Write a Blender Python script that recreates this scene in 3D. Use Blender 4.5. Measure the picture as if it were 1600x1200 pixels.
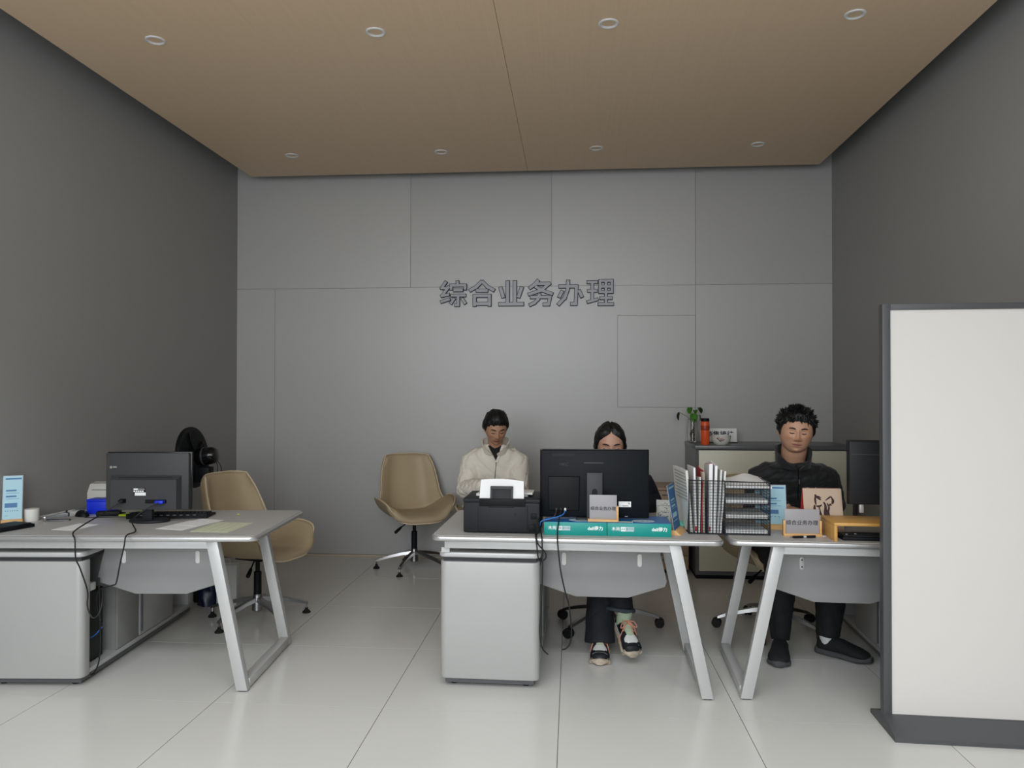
import bpy, bmesh, math, random
import numpy as np
from mathutils import Vector, Matrix, Euler, noise
from mathutils.bvhtree import BVHTree

for o in list(bpy.data.objects):
    bpy.data.objects.remove(o)
SC = bpy.context.scene
COL = SC.collection
R = math.radians
random.seed(7)

# ------------------------------------------------------------------ camera
cam = bpy.data.cameras.new('camera')
cam.sensor_width = 36.0
cam.lens = 26.764
cam.clip_end = 60
camo = bpy.data.objects.new('camera', cam)
COL.objects.link(camo)
yaw, pit, roll = -0.07915, 0.01092, 0.00106
fw = Vector((math.sin(yaw) * math.cos(pit), math.cos(yaw) * math.cos(pit), math.sin(pit)))
rt = Vector((math.cos(yaw), -math.sin(yaw), 0))
up = rt.cross(fw)
r2 = rt * math.cos(roll) + up * math.sin(roll)
u2 = -rt * math.sin(roll) + up * math.cos(roll)
mw = Matrix((r2, u2, -fw)).transposed().to_4x4()
mw.translation = Vector((0, 0, 1.438))
camo.matrix_world = mw
SC.camera = camo

# ------------------------------------------------------------------ world, daylight, exposure
SC.view_settings.view_transform = 'Standard'
SC.view_settings.look = 'None'
SC.view_settings.exposure = 0.0
SC.view_settings.gamma = 1.0
SC.view_settings.use_curve_mapping = False
w = bpy.data.worlds.new('world')
SC.world = w
w.use_nodes = True
w.node_tree.nodes['Background'].inputs[0].default_value = (0.80, 0.88, 1.0, 1)
w.node_tree.nodes['Background'].inputs[1].default_value = 0.5


def area(name, loc, rot, sx, sy, power, color):
    L = bpy.data.lights.new(name, 'AREA')
    L.shape = 'RECTANGLE'
    L.size, L.size_y, L.energy, L.color = sx, sy, power, color
    o = bpy.data.objects.new(name, L)
    o.location, o.rotation_euler = loc, rot
    COL.objects.link(o)
    return o


# overcast daylight entering through the glazed front of the hall, behind the camera
area('daylight_front_glazing', (-0.9, -2.3, 2.7), (R(90), 0, 0), 4.2, 3.2, 240, (0.95, 0.98, 1.0))
# unseen overhead light added under the hall ceiling to brighten the front floor
area('added_overhead_light', (-0.4, -0.6, 5.9), (R(12), 0, 0), 8.0, 3.2, 540, (0.95, 0.98, 1.0))

# ------------------------------------------------------------------ helpers


def lin(h):
    h = h.lstrip('#')
    c = [int(h[i:i + 2], 16) / 255 for i in (0, 2, 4)]
    return tuple(x / 12.92 if x <= 0.04045 else ((x + 0.055) / 1.055) ** 2.4 for x in c) + (1,)


MATS = {}


def mat(name, col, rough=0.5, metal=0.0, var=0.0, scale=40, bump=0.0, bscale=None, spec=0.5, coat=0.0,
        trans=0.0, ior=1.45, alpha=1.0, sheen=0.0):
    if name in MATS:
        return MATS[name]
    m = bpy.data.materials.new(name)
    m.use_nodes = True
    nt = m.node_tree
    b = nt.nodes['Principled BSDF']
    c = lin(col) if isinstance(col, str) else col
    b.inputs['Base Color'].default_value = c
    b.inputs['Roughness'].default_value = rough
    b.inputs['Metallic'].default_value = metal
    b.inputs['Specular IOR Level'].default_value = spec
    b.inputs['Coat Weight'].default_value = coat
    b.inputs['Coat Roughness'].default_value = rough
    b.inputs['Transmission Weight'].default_value = trans
    b.inputs['IOR'].default_value = ior
    b.inputs['Alpha'].default_value = alpha
    b.inputs['Sheen Weight'].default_value = sheen
    if var or bump:
        tc = nt.nodes.new('ShaderNodeTexCoord')
        n = nt.nodes.new('ShaderNodeTexNoise')
        n.inputs['Scale'].default_value = scale
        n.inputs['Detail'].default_value = 4
        nt.links.new(tc.outputs['Object'], n.inputs['Vector'])
        if var:
            mx = nt.nodes.new('ShaderNodeMix')
            mx.data_type = 'RGBA'
            mx.inputs[6].default_value = tuple(x * (1 - var) for x in c[:3]) + (1,)
            mx.inputs[7].default_value = tuple(min(1, x * (1 + var)) for x in c[:3]) + (1,)
            nt.links.new(n.outputs['Fac'], mx.inputs[0])
            nt.links.new(mx.outputs[2], b.inputs['Base Color'])
        if bump:
            n2 = n
            if bscale:
                n2 = nt.nodes.new('ShaderNodeTexNoise')
                n2.inputs['Scale'].default_value = bscale
                n2.inputs['Detail'].default_value = 3
                nt.links.new(tc.outputs['Object'], n2.inputs['Vector'])
            bp = nt.nodes.new('ShaderNodeBump')
            bp.inputs['Strength'].default_value = bump
            bp.inputs['Distance'].default_value = 0.002
            nt.links.new(n2.outputs['Fac'], bp.inputs['Height'])
            nt.links.new(bp.outputs['Normal'], b.inputs['Normal'])
    MATS[name] = m
    return m


def wood(name, c1, c2, stretch=(14, 0.8, 14), rough=0.5, scale=3.0):
    m = bpy.data.materials.new(name)
    m.use_nodes = True
    nt = m.node_tree
    b = nt.nodes['Principled BSDF']
    b.inputs['Roughness'].default_value = rough
    tc = nt.nodes.new('ShaderNodeTexCoord')
    mp = nt.nodes.new('ShaderNodeMapping')
    mp.inputs['Scale'].default_value = stretch
    n = nt.nodes.new('ShaderNodeTexNoise')
    n.inputs['Scale'].default_value = scale
    n.inputs['Detail'].default_value = 5
    n.inputs['Distortion'].default_value = 0.4
    cr = nt.nodes.new('ShaderNodeValToRGB')
    cr.color_ramp.elements[0].position = 0.3
    cr.color_ramp.elements[0].color = lin(c1)
    cr.color_ramp.elements[1].position = 0.7
    cr.color_ramp.elements[1].color = lin(c2)
    nt.links.new(tc.outputs['Object'], mp.inputs[0])
    nt.links.new(mp.outputs[0], n.inputs['Vector'])
    nt.links.new(n.outputs['Fac'], cr.inputs[0])
    nt.links.new(cr.outputs[0], b.inputs['Base Color'])
    MATS[name] = m
    return m


class G:
    """collects closed shapes in one bmesh"""

    def __init__(s):
        s.bm = bmesh.new()
        s.mi = 0

    def _mark(s):
        for f in s.bm.faces:
            if not f.tag:
                f.material_index = s.mi
                f.tag = True
        return s

    def box(s, x0, x1, y0, y1, z0, z1, bev=0.0, seg=2, M=None):
        mtx = Matrix.Translation(((x0 + x1) / 2, (y0 + y1) / 2, (z0 + z1) / 2)) @ Matrix.Diagonal((abs(x1 - x0), abs(y1 - y0), abs(z1 - z0), 1))
        if M is not None:
            mtx = M @ mtx
        vs = bmesh.ops.create_cube(s.bm, size=1, matrix=mtx)['verts']
        if bev:
            ed = list({e for v in vs for e in v.link_edges})
            bmesh.ops.bevel(s.bm, geom=ed, offset=bev, segments=seg, affect='EDGES', profile=0.5, clamp_overlap=True)
        return s._mark()

    def prism(s, poly, axis, a0, a1, bev=0.0, seg=2, M=None):
        """polygon in the plane normal to axis ('x': (y,z), 'y': (x,z), 'z': (x,y)), extruded a0..a1"""
        def p3(p, a):
            v = {'x': (a, p[0], p[1]), 'y': (p[0], a, p[1]), 'z': (p[0], p[1], a)}[axis]
            return M @ Vector(v) if M is not None else Vector(v)
        A = [s.bm.verts.new(p3(p, a0)) for p in poly]
        B = [s.bm.verts.new(p3(p, a1)) for p in poly]
        n = len(poly)
        fs = [s.bm.faces.new(A), s.bm.faces.new(B)]
        for i in range(n):
            fs.append(s.bm.faces.new((A[i], A[(i + 1) % n], B[(i + 1) % n], B[i])))
        bmesh.ops.recalc_face_normals(s.bm, faces=fs)
        if bev:
            ed = [e for e in {e for f in fs[:2] for e in f.edges}]
            bmesh.ops.bevel(s.bm, geom=ed, offset=bev, segments=seg, affect='EDGES', profile=0.5, clamp_overlap=True)
        return s._mark()

    def loft(s, rings, closed=True, caps=True):
        V = [[s.bm.verts.new(p) for p in r] for r in rings]
        n = len(rings[0])
        fs = []
        for a, b in zip(V, V[1:]):
            for i in range(n if closed else n - 1):
                j = (i + 1) % n
                fs.append(s.bm.faces.new((a[i], a[j], b[j], b[i])))
        if caps:
            fs.append(s.bm.faces.new(V[0][::-1]))
            fs.append(s.bm.faces.new(V[-1]))
        bmesh.ops.recalc_face_normals(s.bm, faces=fs)
        return s._mark()

    def tube(s, pts, r, n=8, flat=1.0, round_=False, upv=None):
        P = [Vector(p) for p in pts]
        rr = list(r) if isinstance(r, (list, tuple)) else [r] * len(P)
        if round_:
            d0 = (P[0] - P[1]).normalized()
            d1 = (P[-1] - P[-2]).normalized()
            pre = [(P[0] + d0 * rr[0] * math.sin(a), rr[0] * math.cos(a)) for a in (R(82), R(55), R(28))]
            post = [(P[-1] + d1 * rr[-1] * math.sin(a), rr[-1] * math.cos(a)) for a in (R(28), R(55), R(82))]
            P = [p for p, _ in pre] + P + [p for p, _ in post]
            rr = [q for _, q in pre] + rr + [q for _, q in post]
        T = []
        for i in range(len(P)):
            a, b = P[max(i - 1, 0)], P[min(i + 1, len(P) - 1)]
            T.append((b - a).normalized())
        u = Vector(upv) if upv else (Vector((0, 0, 1)) if abs(T[0].z) < 0.9 else Vector((0, 1, 0)))
        rings = []
        for p, t, q in zip(P, T, rr):
            u = (u - t * u.dot(t))
            if u.length < 1e-6:
                u = t.orthogonal()
            u.normalize()
            v = t.cross(u)
            rings.append([p + (v * math.cos(2 * math.pi * k / n) + u * math.sin(2 * math.pi * k / n) * flat) * q for k in range(n)])
        return s.loft(rings)

    def lathe(s, prof, n=24, M=None):
        """profile [(r,z)], closed by caps"""
        rings = []
        for r, z in prof:
            r = max(r, 1e-4)
            ring = [Vector((r * math.cos(2 * math.pi * k / n), r * math.sin(2 * math.pi * k / n), z)) for k in range(n)]
            rings.append([M @ p for p in ring] if M is not None else ring)
        return s.loft(rings)

    def ell(s, c, rx, ry, rz, n=16, M=None):
        rings = []
        for i in range(1, n):
            a = math.pi * i / n - math.pi / 2
            ring = [Vector((c[0] + rx * math.cos(a) * math.cos(2 * math.pi * k / (2 * n)), c[1] + ry * math.cos(a) * math.sin(2 * math.pi * k / (2 * n)), c[2] + rz * math.sin(a))) for k in range(2 * n)]
            rings.append([M @ p for p in ring] if M is not None else ring)
        return s.loft(rings)

    def grid(s, fn, nu, nv, thick_fn):
        """closed slab between two surfaces fn(u,v) and thick_fn(u,v), u,v in 0..1"""
        A = [[s.bm.verts.new(fn(i / nu, j / nv)) for j in range(nv + 1)] for i in range(nu + 1)]
        B = [[s.bm.verts.new(thick_fn(i / nu, j / nv)) for j in range(nv + 1)] for i in range(nu + 1)]
        fs = []
        for i in range(nu):
            for j in range(nv):
                fs.append(s.bm.faces.new((A[i][j], A[i + 1][j], A[i + 1][j + 1], A[i][j + 1])))
                fs.append(s.bm.faces.new((B[i][j], B[i][j + 1], B[i + 1][j + 1], B[i + 1][j])))
        loop = [(i, 0) for i in range(nu)] + [(nu, j) for j in range(nv)] + [(i, nv) for i in range(nu, 0, -1)] + [(0, j) for j in range(nv, 0, -1)]
        for k in range(len(loop)):
            a, b = loop[k], loop[(k + 1) % len(loop)]
            fs.append(s.bm.faces.new((A[a[0]][a[1]], B[a[0]][a[1]], B[b[0]][b[1]], A[b[0]][b[1]])))
        bmesh.ops.recalc_face_normals(s.bm, faces=fs)
        return s._mark()

    def mesh(s, name, smooth=38):
        me = bpy.data.meshes.new(name)
        s.bm.to_mesh(me)
        s.bm.free()
        if smooth:
            me.polygons.foreach_set('use_smooth', [True] * len(me.polygons))
            me.set_sharp_from_angle(angle=R(smooth))
        return me


def put(name, me, mats, parent=None, loc=(0, 0, 0), rot=(0, 0, 0)):
    o = bpy.data.objects.new(name, me)
    COL.objects.link(o)
    if not isinstance(mats, (list, tuple)):
        mats = [mats]
    if not me.materials:
        for m in mats:
            me.materials.append(m)
    o.location, o.rotation_euler = loc, rot
    if parent is not None:
        o.parent = parent
    return o


def obj(name, g, mats, parent=None, loc=(0, 0, 0), rot=(0, 0, 0), smooth=38):
    return put(name, g.mesh(name, smooth), mats, parent, loc, rot)


def tag(o, label, cat, group=None):
    o['label'], o['category'] = label, cat
    if group:
        o['group'] = group
    return o


def thing(name, label, cat, loc=(0, 0, 0), rz=0.0, group=None):
    o = bpy.data.objects.new(name, None)
    o.empty_display_size = 0.1
    COL.objects.link(o)
    o.location, o.rotation_euler = loc, (0, 0, rz)
    return tag(o, label, cat, group)


def struct(o):
    o['kind'] = 'structure'
    return o


def stuff(o):
    o['kind'] = 'stuff'
    return o


def copy_tree(o, parent=None):
    c = o.copy()
    COL.objects.link(c)
    c.parent = parent
    for ch in o.children:
        copy_tree(ch, c)
    return c


def text(name, body, size, m, parent, loc, rot=(R(90), 0, 0), extrude=0.0004, offset=0.0, align='CENTER', sx=1.0):
    cu = bpy.data.curves.new(name, 'FONT')
    cu.body, cu.size, cu.extrude, cu.offset = body, size, extrude, offset
    cu.align_x, cu.align_y = align, 'CENTER'
    cu.resolution_u = 3
    t = bpy.data.objects.new(name, cu)
    COL.objects.link(t)
    dg = bpy.context.evaluated_depsgraph_get()
    me = bpy.data.meshes.new_from_object(t.evaluated_get(dg))
    bpy.data.objects.remove(t)
    bpy.data.curves.remove(cu)
    me.name = name
    me.materials.clear()
    o = put(name, me, m, parent, loc, rot)
    o.scale = (sx, 1, 1)
    return o


def smooth_path(pts, n=6):
    P = [Vector(p) for p in pts]
    out = []
    for i in range(len(P) - 1):
        p0, p1, p2, p3 = P[max(i - 1, 0)], P[i], P[i + 1], P[min(i + 2, len(P) - 1)]
        for k in range(n):
            t = k / n
            out.append(0.5 * ((2 * p1) + (-p0 + p2) * t + (2 * p0 - 5 * p1 + 4 * p2 - p3) * t * t + (-p0 + 3 * p1 - 3 * p2 + p3) * t ** 3))
    out.append(P[-1])
    return out


def rrect(x0, x1, y0, y1, r, n=5):
    out = []
    for cx, cy, a0 in ((x1 - r, y1 - r, 0), (x0 + r, y1 - r, 90), (x0 + r, y0 + r, 180), (x1 - r, y0 + r, 270)):
        for k in range(n + 1):
            a = R(a0 + 90 * k / n)
            out.append((cx + r * math.cos(a), cy + r * math.sin(a)))
    return out


# ------------------------------------------------------------------ materials
M_tile = mat('floor_tile_glaze', '#cbcac6', 0.22, var=0.03, scale=3, spec=0.45)
M_grout = mat('grout', '#4a483f', 0.95, spec=0.1)
M_wall_a = mat('wall_panel_grey', '#a6a5a3', 0.40, var=0.02, scale=2, spec=1.0, coat=0.35)
M_wall_b = mat('wall_panel_grey_darker', '#a09f9d', 0.40, var=0.02, scale=2, spec=1.0, coat=0.35)
M_side = mat('side_wall_grey', '#999998', 0.6, var=0.03, scale=1.5)
M_dark = mat('dark_void', '#2c2c2c', 0.9)
M_white = mat('white_paint', '#d8d8d4', 0.6)
M_ceil = wood('ceiling_wood', '#d4bb9c', '#d8bfa1', (22, 0.4, 22), 0.5, 4.0)
M_skirt = mat('skirting_cream', '#b9ac98', 0.5)
M_silver = mat('powder_coat_silver', '#bdbdbc', 0.38, 0.25, var=0.02, scale=60)
M_alu = mat('brushed_aluminium', '#c6c6c6', 0.30, 0.75, var=0.03, scale=80)
M_cabf = mat('cabinet_silver_white', '#a9a9a7', 0.35, 0.1, var=0.015, scale=8)
M_lam = mat('grey_laminate', '#b2b0ad', 0.4, var=0.03, scale=120)
M_modesty = mat('modesty_grey', '#8f8f8f', 0.45, 0.1)
M_cabin = mat('cabinet_inner_grey', '#8d8d8b', 0.5)
M_black = mat('black_plastic', '#101215', 0.5, spec=0.2)
M_black2 = mat('charcoal_plastic', '#232427', 0.5, spec=0.25)
M_grey3 = mat('dark_grey_plastic', '#3b3c3e', 0.5, spec=0.3)
M_blackgl = mat('black_gloss', '#0c0c0e', 0.18)
M_rubber = mat('black_rubber', '#121212', 0.75)
M_chrome = mat('chrome', '#9a9a9a', 0.28, 1.0)
M_leather = mat('beige_leather', '#b3a183', 0.48, var=0.05, scale=10, bump=0.15, bscale=220)
M_leather2 = mat('beige_leather_shell', '#a49274', 0.5, var=0.05, scale=10, bump=0.15, bscale=220)
M_pipe = mat('beige_piping', '#d3c4a6', 0.5)
M_paper = mat('white_paper', '#e6e6e6', 0.8, var=0.01, scale=30)
M_paper2 = mat('pale_paper', '#d6d7d2', 0.8)
M_green = mat('pale_green_form', '#cfd2b3', 0.8)
M_ink = mat('dark_ink', '#26272b', 0.7)
M_greyink = mat('grey_ink', '#8f9089', 0.7)
M_whiteink = mat('white_print', '#e9efee', 0.6)
M_teal = mat('teal_carton', '#0f8f86', 0.4, var=0.04, scale=20)
M_bluetop = mat('blue_carton_top', '#1d62a4', 0.35, var=0.06, scale=20)
M_oval = mat('pale_oval_print', '#b9c9cf', 0.5)
M_lwood = wood('light_wood', '#c79a63', '#d9ae74', (3, 30, 30), 0.45, 4.0)
M_riser = wood('riser_bamboo', '#c08d44', '#cf9f55', (2, 30, 30), 0.4, 4.0)
M_tan = wood('tan_cabinet', '#a18a70', '#ad967b', (3, 20, 20), 0.5, 3.0)
M_cream = mat('cream_door', '#cfccb8', 0.4, var=0.015, scale=6)
M_cabgrey = mat('dark_grey_cabinet', '#5d5e61', 0.3)
M_board = mat('white_board_panel', '#d3cfca', 0.45, var=0.01, scale=3)
M_frame = mat('charcoal_frame', '#4b4c4e', 0.45)
M_cable = mat('black_cable', '#1a1a1a', 0.5)
M_bcable = mat('blue_cable', '#2a6fc0', 0.5)
M_blue = mat('royal_blue_plastic', '#1430c8', 0.4)
M_bag = mat('navy_plastic', '#131a3a', 0.3)
M_lime = mat('lime_card', '#b4cc28', 0.6)
M_orange = mat('orange_enamel', '#e0582a', 0.35)
M_orange2 = mat('dark_orange_band', '#9c3a1e', 0.4)
M_porcelain = mat('white_porcelain', '#d9d8cf', 0.25)
M_red = mat('red_ink', '#b5252f', 0.6)
M_glass = mat('clear_glass', '#ffffff', 0.03, trans=1.0, ior=1.45)
M_acryl = mat('frosted_acrylic', '#b9b7ba', 0.35, trans=0.35, ior=1.3)
M_leaf = mat('pothos_leaf', '#3f7a1c', 0.4, var=0.3, scale=30)
M_leafd = mat('dark_pothos_leaf', '#27381a', 0.45, var=0.2, scale=30)
M_stem = mat('plant_stem', '#57702c', 0.5)
M_water = mat('murky_roots', '#39402a', 0.4)
M_lblue = mat('pale_blue_leaflet', '#9fc6d4', 0.45, var=0.05, scale=8)
M_mblue = mat('mid_blue_print', '#3b6f9e', 0.5)
M_dblue = mat('deep_blue_leaflet', '#1f5f93', 0.45)
M_calp = mat('calendar_page', '#c9b19b', 0.6, var=0.06, scale=9)
M_calred = mat('calendar_red_back', '#c2342c', 0.5)
M_brown = mat('brown_ink', '#3b2326', 0.7)
M_wire = mat('black_wire_mesh', '#1d2026', 0.45, 0.4)
M_mesh = mat('fan_dark_red', '#4a1f18', 0.4)
M_lens = mat('downlight_lens', '#aeb9c4', 0.3)
M_ring = mat('downlight_ring', '#d2d5d8', 0.35)
M_letter = mat('letter_face', '#9a9aa1', 0.45, 0.1)
M_letter_side = mat('letter_side', '#26272c', 0.6, spec=0.2)
M_mirror = mat('window_glass', '#ffffff', 0.02, trans=1.0, ior=1.02)

# ------------------------------------------------------------------ the room
XL, XR, YB = -2.975, 2.168, 6.56
TX0, TY0, TS = -2.459, 3.425, 0.8

fl = struct(obj('floor', G().box(-7, 7, -5, 6.9, -0.2, -0.0012), M_grout, smooth=0))
tile_cache = {}
for i in range(-1, 6):
    for j in range(-2, 4):
        x0, x1 = max(TX0 + i * TS, XL), min(TX0 + (i + 1) * TS, XR)
        y0, y1 = TY0 + j * TS, min(TY0 + (j + 1) * TS, YB)
        if x1 - x0 < 0.02 or y1 - y0 < 0.02:
            continue
        k = (round(x1 - x0, 3), round(y1 - y0, 3))
        if k not in tile_cache:
            g = 0.0014
            tile_cache[k] = G().box(-k[0] / 2 + g, k[0] / 2 - g, -k[1] / 2 + g, k[1] / 2 - g, -0.008, 0.0).mesh('tile', 0)
        put('tile', tile_cache[k], M_tile, fl, ((x0 + x1) / 2, (y0 + y1) / 2, random.uniform(-0.0002, 0)))
# the hall floor behind and beside the camera
struct(obj('floor_hall', G().box(-7, 7, -5, TY0 - 2 * TS - 0.0014, -0.006, 0), M_tile, smooth=0))
struct(obj('floor_hall_side', G().box(-7, XL - 0.2, TY0 - 2 * TS, 3.2, -0.006, 0).box(XR + 0.2, 7, TY0 - 2 * TS, 3.2, -0.006, 0), M_tile, smooth=0))

wb = struct(obj('wall_back', G().box(XL - 0.2, XR + 0.2, YB, YB + 0.25, 0, 3.9), mat('joint_grey', '#5c5c5c', 0.8), smooth=0))
PF = YB - 0.010
gp = 0.0012


def panel(rects, m):
    g = G()
    for x0, x1, z0, z1 in rects:
        g.box(x0, x1, PF, YB - 0.001, z0, z1)
    return obj('wall_panel', g, m, wb, smooth=0)


zs = 2.352
for x0, x1, m in ((XL, -1.409, M_wall_a), (-1.409, -0.178, M_wall_b), (-0.178, 1.04, M_wall_a), (1.04, XR, M_wall_b)):
    panel([(x0 + gp, x1 - gp, zs + gp, 3.62)], m)
panel([(XL + gp, -2.626 - gp, 0.02, zs - gp)], M_wall_a)
panel([(-2.626 + gp, 0.385 - gp, 0.02, zs - gp), (0.385 - gp, 1.04 - gp, 0.02, 1.313 - gp), (0.385 - gp, 1.04 - gp, 2.093 + gp, zs - gp)], M_wall_a)
panel([(0.385 + gp, 1.04 - gp - 0.001, 1.313 + gp, 2.093 - gp)], M_wall_a)
panel([(1.04 + gp, XR - gp, 0.02, zs - gp)], M_wall_a)

struct(obj('wall_left', G().box(XL - 0.2, XL, 0.6, YB, 0, 6.0), M_side, smooth=0))
struct(obj('wall_right', G().box(XR, XR + 0.2, 0.6, YB, 0, 6.0), M_side, smooth=0))
struct(obj('baseboard_back', G().box(XL, XR, PF - 0.012, PF, 0, 0.018, 0.002), M_skirt, smooth=0))

# floating wood ceiling with open joints to the walls
struct(obj('ceiling_slab', G().box(XL - 0.2, XR + 0.2, 1.5, YB + 0.2, 3.64, 3.85), M_dark, smooth=0))
CZ = 3.3
cp = struct(obj('ceiling', G().box(-2.76, 2.0, 1.62, 6.36, CZ + 0.012, CZ + 0.03), M_dark, smooth=0))
cx = [-2.77, -1.595, -0.375, 0.845, 2.01]
for a, b in zip(cx, cx[1:]):
    ga, gb = (0.0011 if abs(a + 0.375) < 0.01 else 0.0002), (0.0011 if abs(b + 0.375) < 0.01 else 0.0002)
    obj('ceiling_board', G().box(a + ga, b - gb, 1.6, 6.37, CZ, CZ + 0.014), M_ceil, cp, smooth=0)

# hall around the camera: glazed front behind it, plain walls and ceiling (out of the picture)
HZ = 6.0
struct(obj('wall_hall_left', G().box(-7.2, -7, -3, 0.6, 0, HZ).box(-7.2, XL, 0.6, 0.8, 0, HZ), M_white, smooth=0))
struct(obj('wall_hall_right', G().box(7, 7.2, -3, 0.6, 0, HZ).box(XR, 7.2, 0.6, 0.8, 0, HZ), M_white, smooth=0))
struct(obj('ceiling_hall', G().box(-7.2, 7.2, -3, 1.6, HZ, HZ + 0.2).box(XL - 0.2, XR + 0.2, 1.4, 1.6, CZ, HZ), M_white, smooth=0))
wf = struct(obj('window_1', G().box(-7, 7, -2.66, -2.56, 0, 0.1).box(-7, 7, -2.66, -2.56, 5.9, 6.0).box(-7, 7, -2.64, -2.58, 2.9, 2.96), M_frame, smooth=0))
for i in range(8):
    x = -7 + 2 * i
    obj('mullion', G().box(x - 0.04, x + 0.04, -2.66, -2.56, 0.1, 5.9), M_frame, wf, smooth=0)

# ------------------------------------------------------------------ wall lettering
# each character as raised strokes on a 100 x 100 field: (points, width)
GLYPH = {
    '综': (9.5, [[(24, 98), (7, 73), (27, 72)], [(35, 79), (8, 43), (36, 48)], [(3, 19), (38, 30)], [(67, 100), (69, 86)], [(43, 66), (43, 83), (97, 83), (97, 66)], [(52, 64), (88, 64)], [(42, 44), (99, 44)], [(70, 44), (70, 7), (57, 7)], [(55, 33), (41, 12)], [(85, 33), (98, 12)]]),
    '合': (11, [[(50, 98), (28, 76), (3, 62)], [(50, 98), (72, 76), (97, 62)], [(28, 62), (72, 62)], [(22, 2), (22, 42), (79, 42), (79, 2)], [(22, 11), (79, 11)]]),
    '业': (12, [[(37, 98), (37, 10)], [(64, 98), (64, 10)], [(3, 9), (97, 9)], [(9, 74), (21, 34)], [(91, 74), (77, 34)]]),
    '务': (10.5, [[(42, 100), (26, 82), (8, 69)], [(30, 86), (82, 86), (54, 61), (4, 45)], [(30, 76), (54, 61), (96, 46)], [(12, 35), (86, 35), (80, 7), (60, 7)], [(47, 48), (40, 26), (27, 13), (8, 4)]]),
    '办': (11, [[(8, 75), (74, 75), (71, 8), (52, 8)], [(43, 99), (41, 62), (30, 31), (5, 5)], [(21, 58), (9, 33)], [(83, 60), (95, 33)]]),
    '理': (9.5, [[(3, 90), (42, 90)], [(5, 57), (40, 57)], [(3, 14), (43, 25)], [(22, 90), (22, 22)], [(51, 95), (95, 95), (95, 52), (51, 52), (51, 95)], [(51, 73), (95, 73)], [(73, 95), (73, 6)], [(51, 29), (96, 29)], [(44, 6), (101, 6)]]),
}


def stroke_mesh(ch, grow, y0, y1, name):
    wd_, strokes_ = GLYPH[ch]
    k = 0.228 / 100
    g = G()
    hwid = wd_ / 2 + grow
    for st_ in strokes_:
        P = [Vector((x - 50, z - 50)) for x, z in st_]
        for i in range(len(P) - 1):
            d_ = (P[i + 1] - P[i]).normalized()
            n_ = Vector((-d_.y, d_.x)) * hwid
            closed = (P[0] - P[-1]).length < 0.1
            e0 = hwid * 0.85 if (i > 0 or closed) else grow
            e1 = hwid * 0.85 if (i < len(P) - 2 or closed) else grow
            a_, b_ = P[i] - d_ * e0, P[i + 1] + d_ * e1
            jit = 0.00002 * ((i * 7 + len(g.bm.verts)) % 11)
            g.prism([((q.x) * k, (q.y) * k * 0.985) for q in (a_ + n_, b_ + n_, b_ - n_, a_ - n_)], 'y', y0 - jit, y1)
    return g


desc = ['first', 'second', 'third', 'fourth', 'fifth', 'last']
for i, ch in enumerate(GLYPH):
    xc = -1.147 + 0.114 + i * (1.494 - 0.228) / 5
    o = obj('sign_character', stroke_mesh(ch, 2.0, -0.021, 0.0, 'sign_character'), M_letter_side, None, (xc, PF, 2.2905), smooth=0)
    obj('front_face', stroke_mesh(ch, 0.0, -0.0225, -0.020, 'front_face'), M_letter, o, smooth=0)
    tag(o, 'raised grey metal character %s, %s from the left in the wall sign' % (ch, desc[i]), 'letter', 'raised characters of the wall sign')

# ------------------------------------------------------------------ downlights
ring_me = G().lathe([(0.036, 0.004), (0.036, -0.001), (0.044, -0.006), (0.050, -0.004), (0.051, 0.0), (0.051, 0.004)], 28).mesh('trim_ring')
lens_me = G().lathe([(0.037, 0.006), (0.037, 0.0025), (0.02, 0.001), (0.002, 0.0005)], 28).mesh('lens')
rows = [('front', 3.846), ('rear', 5.812)]
xs = [(-2.2, 'leftmost'), (-1.014, 'second from left'), (0.182, 'third from left'), (1.386, 'rightmost')]
for rn, y in rows:
    for x, pn in xs:
        t = thing('downlight', 'round white recessed downlight, %s in the %s row of the wood ceiling' % (pn, rn), 'downlight', (x, y, CZ - 0.0005), 0, 'recessed ceiling downlights')
        put('trim_ring', ring_me, M_ring, t)
        put('lens', lens_me, M_lens, t)

# ------------------------------------------------------------------ desks
DT = 0.75


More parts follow.
